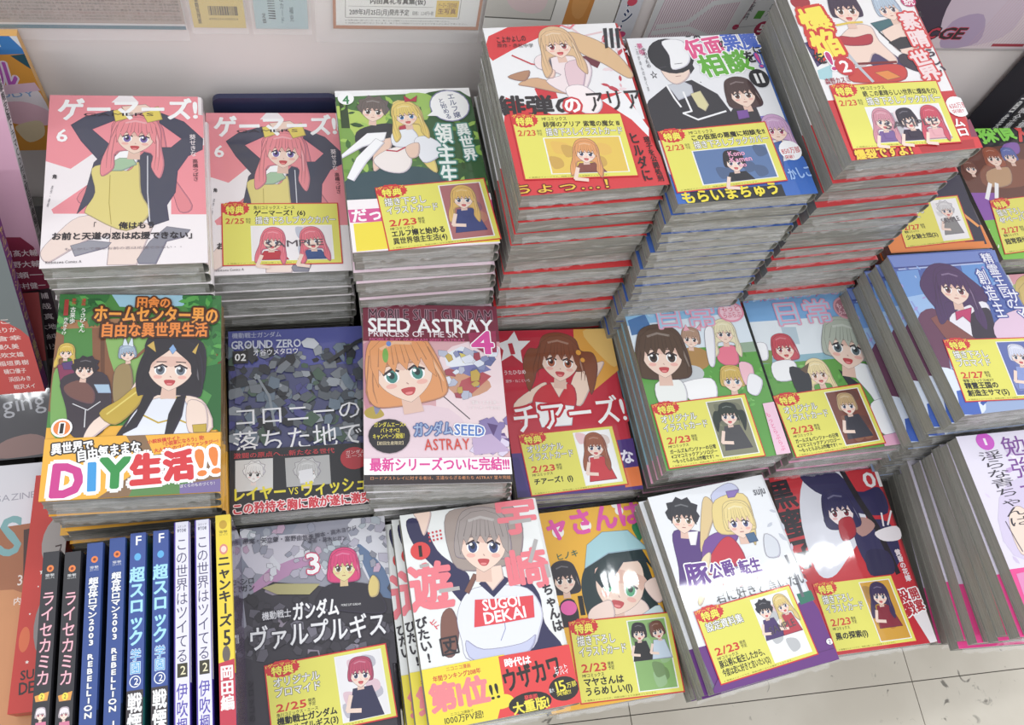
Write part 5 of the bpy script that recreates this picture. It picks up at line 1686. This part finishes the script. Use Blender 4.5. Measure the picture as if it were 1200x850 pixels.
    s = Sheet(210, 200); s.part('case_print'); s.poly([(0, 0), (210, 0), (210, 200), (0, 200)], '67706f'); s.smooth([(60, 130), (150, 118), (205, 135), (215, 205), (50, 205)], 'c8362c'); s.poly([(150, 60), (166, 64), (170, 78), (160, 90), (144, 84)], 'e4dc7c'); s.poly([(158, 92), (178, 92), (184, 108), (172, 122), (154, 116)], 'd8c8d8'); s.text('アニメ', 159, 106, 180, 106, 7, '8a4a9a', b=1)
    for i, n in enumerate(['ずずこ', '森久保りか', '小倉幸', '百瀬久美', '矢吹文雄', '稲垣勇樹', '樋口優子', '浜田みき', '相沢メイ']):
        s.text(n, 170 + i * 2, 126 + i * 8.4, 200 + i % 3 * 2, 126 + i * 8.4, 4.8, 'f0dcd4', b=1)
    P['grey_case'] = s
    s = Sheet(210, 150); s.part('magazine_print'); s.poly([(0, 0), (210, 0), (210, 150), (0, 150)], '3f3d42'); s.poly([(0, 0), (210, 0), (210, 62), (0, 62)], '8a2a28'); s.text('ging', 168, 100, 206, 97, 15, 'a8a8ae', b=0); s.smooth([(165, 134), (190, 128), (206, 136), (206, 146), (160, 148)], '8a6a64')
    for i in range(4):
        s.text('村岡恵|相沢', 184 + i, 66 + i * 7, 204, 66 + i * 7, 3.2, 'd8d0d0', b=0)
    P['dark_mag'] = s
    s = Sheet(210, 290); s.part('magazine_print'); s.poly([(0, 0), (210, 0), (210, 290), (0, 290)], 'e2e2e8'); s.poly([(0, 66), (210, 56), (210, 290), (0, 290)], 'a86a44'); s.poly([(192, 62), (206, 60), (204, 130), (196, 130)], '4a3028'); s.smooth([(140, 130), (200, 120), (212, 200), (200, 260), (120, 250)], 'd0905c')
    s.text('MAGAZINE', 150, 32, 200, 30, 6, 'a8a8b4', b=0); s.text('S', 172, 66, 192, 66, 34, '7fb2b4', b=2); s.text('3月', 190, 106, 204, 106, 11, 'f0e8e0'); s.text('内田', 188, 124, 202, 124, 6, 'f0e8e0'); s.poly([(150, 244), (200, 240), (200, 246), (150, 250)], 'e8d428'); s.text('あうし', 190, 256, 206, 256, 8, 'f0f0f8', b=1); s.poly([(0, 262), (210, 262), (210, 290), (0, 290)], '7c84b8')
    P['white_mag'] = s
    s = Sheet(30, 196); s.part('box_print'); s.poly([(0, 0), (34, 0), (34, 196), (0, 196)], 'cc3024'); s.ell(28, 62, 17, 26, 'a49c98'); s.ell(27, 130, 15, 30, '8c8484'); s.ell(6, 140, 4, 10, 'e06a38')
    for (x, y, r) in ((14, 86, 2.6), (8, 120, 1), (22, 84, 1), (10, 158, 1.6), (20, 30, 1.2), (12, 98, .8)):
        s.poly([(x + r * (1 if k % 2 == 0 else .45) * math.sin(math.pi * k / 5), y - r * (1 if k % 2 == 0 else .45) * math.cos(math.pi * k / 5)) for k in range(10)], 'f4ece4')
    s.text('SUGOI', 6, 168, 32, 166, 7, '2a2022', b=2); s.text('DEKAI', 6, 178, 33, 176, 9, '2a2022', b=2); s.text('スゴイ', 24, 62, 32, 100, 7, '3a2020', vert=1)
    P['red_box'] = s
    return P


POSTERS = posters()

# ------------------------------------------------------------------ structure
FLOOR = -0.43
M_FLOOR = tile_material()
M_GROUT = plain('dark_joint', '5e584e', 0.7)
M_WALL = plain('painted_panel', 'f0e7e4', 0.45, noise=0.03, nscale=3)
floor = link('floor', box_mesh(-2.5, 3.5, -2.5, 2.5, FLOOR - 0.05, FLOOR - 0.0015), None, M_GROUT)
floor['kind'] = 'structure'
tile = mesh_of(*box(-0.2243, 0.2243, -0.2243, 0.2243, -0.01, 0.0), name='floor_tile')
tile.materials.append(M_FLOOR)
frz = math.radians(-2.9)
for i in range(-3, 5):
    for j in range(-3, 4):
        t = link('floor_tile', tile, floor)
        dx, dy = i * 0.45 + 0.225, j * 0.45 + 0.225
        t.location = (FX + dx * math.cos(frz) - dy * math.sin(frz), FY + dx * math.sin(frz) + dy * math.cos(frz), FLOOR)
        t.rotation_euler = (0, 0, frz)
wall = link('wall_back', box_mesh(-1.2, 1.9, 0.6425, 0.665, FLOOR, 0.62), None, M_WALL)
wall['kind'] = 'structure'

M_TABLE = plain('grey_laminate', '5b5854', 0.4)
table = tag(link('display_table', None), 'low dark grey display table under all the stacks of comics', 'table')
table.location = (0.25, 0.35, FLOOR)
h = -FLOOR


def tpart(name, x0, x1, y0, y1, z0, z1):
    return link(name, box_mesh(x0 - 0.25, x1 - 0.25, y0 - 0.35, y1 - 0.35, z0 - FLOOR, z1 - FLOOR), table, M_TABLE)


tpart('table_top', -0.66, 1.1, 0.062, 0.641, -0.018, 0.0)
for x, y in ((-0.62, 0.12), (1.02, 0.12), (-0.62, 0.58), (1.02, 0.58)):
    tpart('leg', x, x + 0.04, y, y + 0.04, FLOOR, -0.018)
tpart('back_panel', -0.6, 1.05, 0.5, 0.51, FLOOR, -0.018)


# ------------------------------------------------------------------ a wrapped paperback: page block, wrap-round cover
W2, H2 = 0.064, 0.091


def cover_mesh(t, c1, c2, band, spine):
    e = 0.0006
    prof = [(-W2, t), (W2 - .004, t), (W2 - .0012, t - .0012), (W2, t - .004), (W2, .004), (W2 - .0012, .0012), (W2 - .004, 0), (-W2, 0)]
    inn = [(-W2, t - e), (W2 - .004, t - e), (W2 - .0018, t - .002), (W2 - e, t - .0042), (W2 - e, .0042), (W2 - .0018, .002), (W2 - .004, e), (-W2, e)]
    ring = prof + inn[::-1]
    n = len(ring)
    ys = [-H2, -H2 + band, H2]
    v = [(x, y, z) for y in ys for x, z in ring]
    f, c = [], []
    for s in range(2):
        for i in range(n):
            j = (i + 1) % n
            f.append((s * n + i, s * n + j, (s + 1) * n + j, (s + 1) * n + i))
            on_spine = 1 <= i <= 5
            c.append(rgb('8f8d84' if (i >= 7) else (c2 if s == 0 else (spine if on_spine else c1))))
    m = len(prof)
    for k, s in ((0, 0), (1, 2)):
        for i in range(m - 1):
            q = (s * n + i, s * n + i + 1, s * n + n - 2 - i, s * n + n - 1 - i)
            f.append(q[::-1] if k == 0 else q)
            c.append(rgb('85837b'))
    return mesh_of(v, f, 'cover', c)


def seam_mesh(seed, L=0.112, depth=0.0045):
    r = random.Random(seed)
    v, f = [], []
    n = 26
    for i in range(n + 1):
        x = -L / 2 + L * i / n
        z = 0.0012 * math.sin(i * 0.7 + seed) + r.uniform(-.0008, .0008)
        d = depth * (0.6 + 0.5 * r.random())
        v += [(x, -H2 + 0.001, z), (x, -H2 - d * .5, z - r.uniform(.0, .0015)), (x + r.uniform(-.0006, .0006), -H2 - d, z - .002 - r.uniform(0, .003))]
    for i in range(n):
        a = i * 3
        f += [(a, a + 1, a + 4, a + 3), (a + 1, a + 2, a + 5, a + 4)]
    m = mesh_of(v, f, 'wrap_seam', smooth=True)
    m.materials.append(M_SEAM)
    return m


SEAMS = [seam_mesh(s) for s in (1, 2, 3, 4)]
ORD = ['top', 'second', 'third', 'fourth', 'fifth', 'sixth', 'seventh', 'eighth', 'ninth', 'tenth', 'eleventh', 'twelfth', 'thirteenth', 'fourteenth',
       'fifteenth', 'sixteenth', 'seventeenth', 'eighteenth', 'nineteenth', 'twentieth', 'twenty-first', 'twenty-second', 'twenty-third', 'twenty-fourth', 'twenty-fifth', 'twenty-sixth']


def stack(key, n, c1, c2, band, spine, label, short, base_dx=0.0, base_rz=0.0, jx=0.0015, jy=0.0008, jr=0.6, back='e8e8e8', fan=(), copies=0, dz=0.0):
    (px, py, pz), (ax, ay, az) = POSE[key]
    r = random.Random(sum(map(ord, key)) * 7)
    t = (pz + dz) / n - 0.0009
    pages = box_mesh(-W2 + .001, W2 - .0045, -H2 + .0005, H2 - .0005, .0009, t - .0009)
    pages.materials.append(M_PAGES)
    cov = cover_mesh(t, c1, c2, band, spine)
    cov.materials.append(M_FILM)
    group = 'wrapped comics in the stack under ' + short
    top = None
    for k in range(n):                      # k = 0 is the top book
        depth = k / max(1, n - 1)
        book = link('comic_book', None)
        sx, sy, sr = (0, 0, 0) if k == 0 else (r.uniform(-jx, jx), r.uniform(-jy, jy), r.uniform(-jr, jr))
        if k and k <= len(fan):
            sx, sy = fan[k - 1]
        elif k and fan:
            sx += fan[-1][0]
        tz = (pz + dz) * (n - k) / n
        q = 1 - depth ** 1.4                 # the tilt of the top book dies away towards the table
        R = Euler((math.radians(ax) * q, math.radians(ay) * q, math.radians(az * (1 - depth) + base_rz * depth + sr)), 'XYZ')
        c = Vector((px + base_dx * depth + sx, py + sy, tz)) - R.to_matrix() @ Vector((0, 0, t))
        book.location, book.rotation_euler = c, R
        link('page_block', pages, book)
        cv = link('cover', cov, book)
        if k == 0:
            top = book
            known = SHEETS[key].build(book, M_FILM, None, t + 0.00005, {'cover': cv})
            tag(book, label, 'book', group)
        else:
            if k <= copies:
                for ch in list(top.children_recursive):
                    if ch.name.split('.')[0] in ('obi_band', 'volume_mark', 'title_lettering', 'printed_figure', 'printed_scenery', 'author_lettering', 'band_lettering'):
                        d = ch.copy()
                        d.parent = None
                        col.objects.link(d)
                        if ch.name.startswith('band_lettering'):
                            d.parent = obi_of
                        elif ch.name.startswith('obi_band'):
                            d.parent = book
                            obi_of = d
                        else:
                            d.parent = cv
            tag(book, ('film-wrapped comic, ' + ('lowest' if k == n - 1 else ORD[k] + ' from the top') + ' in the stack under ' + short), 'book', group)
        if k == 0 or r.random() < .7:
            s = link('wrap_seam', SEAMS[r.randrange(4)], book)
            s.location = (0, 0, t * 0.55)
    return top


stack('A', 12, 'f4929c', 'f6eef0', .062, 'f6eef0', 'pink comic with yellow vest figure, without a bonus card, far left back', 'the cardless pink comic', -.005)
stack('B', 10, 'f4929c', 'f6eef0', .062, 'f6eef0', 'pink comic with yellow bonus card showing two red-haired girls', 'the pink comic with yellow card', .0015)
stack('C', 14, '4c7a3c', 'f2d8e4', .05, '4c7a3c', 'green comic with couple and speech bubble, yellow bonus card beside dark photo', 'the green fantasy couple comic', .016, jy=.003)
stack('D', 17, 'f0f0f2', 'd8262c', .07, 'c42028', 'red and white comic with blonde figure on the tallest red-edged stack', 'the red and white blonde comic', .011, jx=.002, jy=.004, jr=1.0, dz=0)
stack('E', 20, 'e9eaee', '2f5cae', .03, '2f68c0', 'white comic with half black half white mask figure', 'the masked man comic', .007, jx=.003, jy=.0006)
stack('F', 22, 'f2f0f0', 'd02830', .06, 'd02830', 'white and red comic with two adventurers on the highest stack', 'the two adventurers comic', .008, jx=.0025, jy=.0028, jr=1.0)
stack('G', 9, '4a8a3c', 'f3b323', .06, '8a6a3c', 'green village comic with yellow band reading DIY', 'the green DIY comic', -.013, jx=.003, jy=.001, jr=1.0)
stack('H', 5, '4a4d78', '26262c', .05, '4a4d78', 'dark indigo comic with grey robots and yellow katakana', 'the indigo robot comic', 0)
stack('I', 8, '7c2a40', 'f4eef2', .035, '7c2a40', 'maroon comic with orange-haired girl and large magenta number 4', 'the maroon number 4 comic', .007, 1.0)
stack('J', 4, 'c8203a', '4c2f80', .045, 'c8203a', 'red cheerleader comic with large white katakana and yellow card', 'the red cheerleader comic', .001, 0)
stack('K', 7, '8cb8c8', 'e8a0c0', .02, 'd8e4ee', 'pale blue meadow comic, brown-bobbed girl, card with grey photo', 'the left pale blue meadow comic', -.003, .5, jx=.0008)
stack('L', 7, '8cb8c8', 'e8a0c0', .02, 'd8e4ee', 'pale blue meadow comic, pale-haired girl, card with brown photo', 'the right pale blue meadow comic', 0, 0, jy=.0015)
stack('M', 11, '4a64b0', '9ab0d8', .06, '4a64b0', 'blue classroom comic with purple-haired girl at the right edge', 'the blue classroom comic', .011, 0, fan=((-.004, 0), (-.009, .002), (-.006, 0), (-.014, .001), (-.008, 0)), copies=4)
stack('N', 3, '9a9aa8', '38343e', .09, '9a9aa8', 'grey lavender comic with magenta-haired cloaked figure and yellow card', 'the grey magenta-haired comic', 0)
stack('O', 5, 'eef0ee', 'f2e02c', .048, 'eef0ee', 'white comic, grey-haired figure with red patch on shirt, yellow and red band', 'the white red-patch shirt comic', 0, 0, fan=((-.008, .0), (-.0145, .001), (-.0135, 0), (-.014, 0)), copies=2)
stack('P', 2, 'f5b81c', 'f5b81c', .03, 'f0b018', 'yellow comic with pale blue capped girl and magenta title', 'the yellow capped girl comic', 0, jx=.0005)
stack('Q', 5, 'eceef2', '6a2c84', .04, 'eceef2', 'white comic with dark-haired man and blonde girl, purple title', 'the white purple-titled couple comic', 0, 5, fan=((-.004, .001), (-.001, -.001), (0, 0), (0, 0)))
stack('R', 2, 'cc2230', 'cc2230', .03, 'b01c2c', 'red comic numbered 01 with dark blue hair, yellow card', 'the red 01 comic', 0, jx=.0005)
stack('S', 10, 'e6dff0', 'f03c94', .055, 'e6dff0', 'pale lavender comic with thin strokes of lettering at the right edge', 'the pale lavender comic', .010, -7, jx=.0045, jy=.005, jr=1.2)
stack('U', 10, '202024', '7cc83c', .05, '6a3a2c', 'black and brown comic with green title, far right behind', 'the black comic with green title', 0)
stack('V', 11, '2c2c44', 'f08830', .03, '2c2c44', 'dark comic with orange foot and SAMPLE card behind the blue one', 'the dark comic with orange foot', -.004)
stack('W', 8, 'f4f0ee', 'f0f0f0', .03, 'f0f0f0', 'white comic with blonde head, beside the blue classroom comic', 'the white blonde-head comic', 0)

# ------------------------------------------------------------------ comics standing on their fore-edges, spines up
T = 0.0120
names_seen = {}
for i, (sh, csp, cback, cname, desc) in enumerate(SPINES):
    b = link('comic_book', None)
    x = -0.2078 + i * 0.01565
    head_dy = (-.003, -.005, 0, .002, .004, .004, .009, .009, .011)[i]
    pg = box_mesh(-W2 + .001, W2 - .0045, -H2 + .0005, H2 - .0005, .0009, T - .0009)
    pg.materials.append(M_PAGES)
    cv = cover_mesh(T, cback, cback, .06, csp)
    cv.materials.append(M_FILM)
    link('page_block', pg, b)
    cvo = link('cover', cv, b)
    # spine print lies on the local +X side: sheet x -> -z (so that it reads from the head), sheet y -> y
    place = Matrix(((0, 0, 1, W2 + .00004), (0, 1, 0, 0), (-1, 0, 0, T / 2), (0, 0, 0, 1)))
    sh2 = sh
    for nm in list(sh2.parts):
        if '/' not in nm:
            sh2.parts['cover/' + nm] = sh2.parts.pop(nm)
    # squeeze the print a little so that it stays on the flat of the spine
    sh2.build(b, M_FILM, place @ Matrix.Diagonal((.94, 1, 1, 1)), 0, {'cover': cvo})
    b.rotation_euler = (0, -math.pi / 2 + math.radians(rnd.uniform(-.6, .6)), math.radians(-0.3 + i * .05))
    b.location = (x + T / 2, 0.1165 + head_dy, W2 + .001)
    side = '' if i == 8 else (', left one of its pair' if i % 2 == 0 else ', right one of its pair')
    tag(b, cname + ' comic, spine up, ' + desc + side, 'book', 'comics standing in a row, spines up')


# ------------------------------------------------------------------ sheets on the back wall and goods at the left
def wall_sheet(key, x0, x1, zb, label, cat, name, y=0.6395, thick=0.0012, clear=None, mat=None):
    s = POSTERS[key]
    root = link(name, None)
    hgt = s.h / 1000
    root.location = ((x0 + x1) / 2, y, zb)
    root.rotation_euler = (math.pi / 2, 0, 0)
    w = x1 - x0
    back = box_mesh(-w / 2, w / 2, 0, hgt, 0, thick, 'f0ece6')
    link('paper', back, root, M_MATT)
    pl = Matrix.Translation((0, hgt / 2, 0)) @ Matrix.Diagonal((w / (s.w / 1000), 1, 1, 1))
    s.build(root, mat or M_PRINT, pl, thick + .0001)
    if clear:
        a, b_, c_ = clear
        v, f = box(-w / 2 - a, w / 2 + b_, -c_, hgt + .004, thick + .0028, thick + .0036)
        link('clear_sleeve', mesh_of(v, f), root, M_SLEEVE)
    tag(root, label, cat)
    return root


def sleeve_material():
    m, nt, p = new_mat('clear_sleeve')
    p.inputs['Base Color'].default_value = (1, 1, 1, 1)
    p.inputs['Roughness'].default_value = 0.08
    p.inputs['Alpha'].default_value = 0.10
    bump_from_noise(nt, p.inputs['Normal'], 14, 1.0, 0.004, (1, 1, 1), 2)
    return m


M_SLEEVE = sleeve_material()
wall_sheet('campaign', -.252, -.0905, .2365, 'beige notice of dense small text with teal foot on the back wall', 'poster', 'notice_poster', clear=(.002, .002, .010))
wall_sheet('yellow', -.0835, -.0385, .239, 'yellow stock tag with barcode between notice and blue tag', 'tag', 'price_tag', clear=(.0015, .002, .004))
wall_sheet('blue', -.030, .0165, .2385, 'pale blue stock tag in a clear acrylic holder', 'tag', 'price_tag', clear=(.003, .003, .0035))
wall_sheet('orange', .039, .176, .2395, 'white poster with orange border and yellow box above the green comic', 'poster', 'notice_poster', clear=(.016, .0, .013))
wall_sheet('photo', .180, .310, .2385, 'grey photo poster with an orange panel behind the red comic', 'poster', 'photo_poster', y=.6388)
wall_sheet('strip', .3115, .3335, .225, 'narrow strip with vertical blue lettering right of photo poster', 'sign', 'lettering_strip', y=.6386)
wall_sheet('hatch', .348, .498, .227, 'pale poster with pink hatching and red number 5 badge', 'poster', 'guide_poster', y=.6388)
wall_sheet('purple', .62, .90, .219, 'pale purple poster with bold black and red letters at top right', 'poster', 'game_poster', y=.6388)

# navy divider behind the second pink comic
M_NAVY = plain('navy_plastic', '262c50', 0.4)
pts = []
x0, x1, z0, z1, rr = -.079, .040, 0.0, .166, .008
for cx, cz, a0 in ((x1 - rr, z1 - rr, 0), (x0 + rr, z1 - rr, 90)):
    for k in range(7):
        a = math.radians(a0 + k * 15)
        pts.append((cx + rr * math.cos(a), cz + rr * math.sin(a)))
pts += [(x0, z0), (x1, z0)]
n = len(pts)
v = [(x, 0.6235, z) for x, z in pts] + [(x, 0.6295, z) for x, z in pts]
f = [tuple(range(n))[::-1], tuple(range(n, 2 * n))] + [(i, (i + 1) % n, n + (i + 1) % n, n + i) for i in range(n)]
tag(link('shelf_divider', mesh_of([(a, b, c) for a, b, c in v], [q[::-1] for q in f]), None, M_NAVY), 'navy rounded plastic divider between pink comic and back wall', 'divider')

# standing black books behind at the right
for i, (xa, w, colr, band, lab) in enumerate(((.826, .013, '1c1c2a', 'c8d0e8', 'dark blue spine with pale foot, leftmost of the books standing by the back wall'),
                                              (.8398, .017, '18181e', '18181e', 'black spine with white lettering, middle of the books standing by the back wall'),
                                              (.8575, .020, '141418', 'e8e4e4', 'black spine with white foot, rightmost of the books standing by the back wall'))):
    b = link('hardback_book', None)
    b.location = (xa + w / 2, .6, 0)
    hh = (.25, .26, .27)[i]
    link('cover', box_mesh(-w / 2, w / 2, -.0, .036, 0, hh, colr), b, M_PRINT)
    s = Sheet(w * 1000 - 1, hh * 1000)
    s.part('cover/spine_lettering')
    H = hh * 1000
    wd = s.w
    s.poly([(0, H - 122), (wd, H - 122), (wd, H - 106), (0, H - 106)] if i != 1 else [(0, H - 1), (wd, H - 1), (wd, H), (0, H)], band)
    s.text('漫画全集' if i else '画集', wd / 2, H - 185, wd / 2, H - 128, wd * .6, 'e8e8e8', vert=1, b=1)
    s.text('第一巻', wd / 2, H - 230, wd / 2, H - 190, wd * .6, 'e8e8e8', vert=1, b=1)
    if i == 2:
        s.text('×', 3, H - 114, 8, H - 114, 6, 'd84040')
    pl = Matrix(((1, 0, 0, 0), (0, 0, -1, -.0002), (0, 1, 0, hh / 2), (0, 0, 0, 1)))
    s.build(b, M_PRINT, pl, 0, {'cover': b.children[0]})
    tag(b, lab, 'book', 'books standing by the back wall')

# goods on the rack at the left
M_RACK = plain('dark_rack', '2e2a2a', 0.6)


def leaning(key, name, cat, label, xr, y0, z0, ang, thick, edge, mat, length=None, edge_text=None, rz=0.0, part_name='case_body'):
    s = POSTERS[key]
    w, L = s.w / 1000, s.h / 1000
    root = link(name, None)
    root.location = (xr, y0, z0)
    root.rotation_euler = (math.radians(ang), 0, math.radians(rz))
    link(part_name, box_mesh(-w, 0, 0, L, -thick, 0, edge), root, M_PRINT)
    s.build(root, mat, Matrix.Translation((-w / 2, L / 2, 0)), .0001)
    if edge_text:
        e = Sheet(thick * 1000, s.h)
        e.part('edge_lettering')
        txt, cc, h0, h1 = edge_text
        e.text(txt, e.w / 2, h0, e.w / 2, h1, e.w * .7, cc, vert=1, b=1)
        # print on the right-hand edge: sheet x -> -z, sheet y -> y, normal +x
        e.build(root, M_PRINT, Matrix(((0, 0, 1, .0002), (0, 1, 0, L / 2), (-1, 0, 0, -thick / 2), (0, 0, 0, 1))), 0)
    return tag(root, label, cat)


p1 = link('goods_package', None)
p1.location = (-.228, .628, .091)
p1.rotation_euler = (math.pi / 2, 0, 0)
link('package_card', box_mesh(-.09, 0, 0, .146, -.008, 0, 'e8b060'), p1, M_PRINT)
POSTERS['package'].build(p1, M_FILM, Matrix.Translation((-.045, .073, 0)), .0001)
v, f = box(-.032, -.028, .134, .138, -.0145, .010)
link('hook', mesh_of(v, f), p1, plain('steel', '9a9a9a', .3, metal=1))
tag(p1, 'orange and pink package with blue header hanging at the far left', 'package')
leaning('pink_case', 'disc_case', 'box', 'pink and crimson case with white edge leaning at the left edge', -.236, .430, .0195, 58.5, .013, 'f0e8ee', M_FILM, edge_text=('電撃限定版ドラマＣＤ付き初回特典版ブックレット', '3a3440', 20, 200))
leaning('grey_case', 'disc_case', 'box', 'grey and red case with purple gold-lettered edge leaning at the left', -.2385, .370, .070, 60, .013, '7a2c7a', M_FILM, edge_text=('スペシャルコレクションセット豪華版', 'd8b878', 10, 180))
leaning('dark_mag', 'magazine', 'magazine', 'dark magazine with grey script ging at the left edge', -.2385, .325, .026, 32, .006, '403c40', M_FILM, part_name='magazine_body')
leaning('white_mag', 'magazine', 'magazine', 'white and brown magazine with teal letter S at the left', -.2425, .028, .030, 0.0, .008, 'e0e0e4', M_FILM, part_name='magazine_body')
leaning('red_box', 'calendar_box', 'box', 'narrow red box with white stars and grey discs beside black spines', -.225, .100, .052, 0, .020, 'b82820', M_FILM, rz=-2.4, part_name='box_body')

# rack with steps that carries them
prof = [(.02, 0), (.02, .0205), (.32, .0205), (.32, .011), (.62, .011), (.62, 0)]
n = len(prof)
v = [(-.5, y, z) for y, z in prof] + [(-.262, y, z) for y, z in prof]
f = [tuple(range(n)), tuple(range(n, 2 * n))[::-1]] + [(i, n + i, n + (i + 1) % n, (i + 1) % n) for i in range(n)]
tag(link('display_rack', mesh_of(v, f), None, M_RACK), 'dark low rack under the leaning cases at the left edge', 'rack')
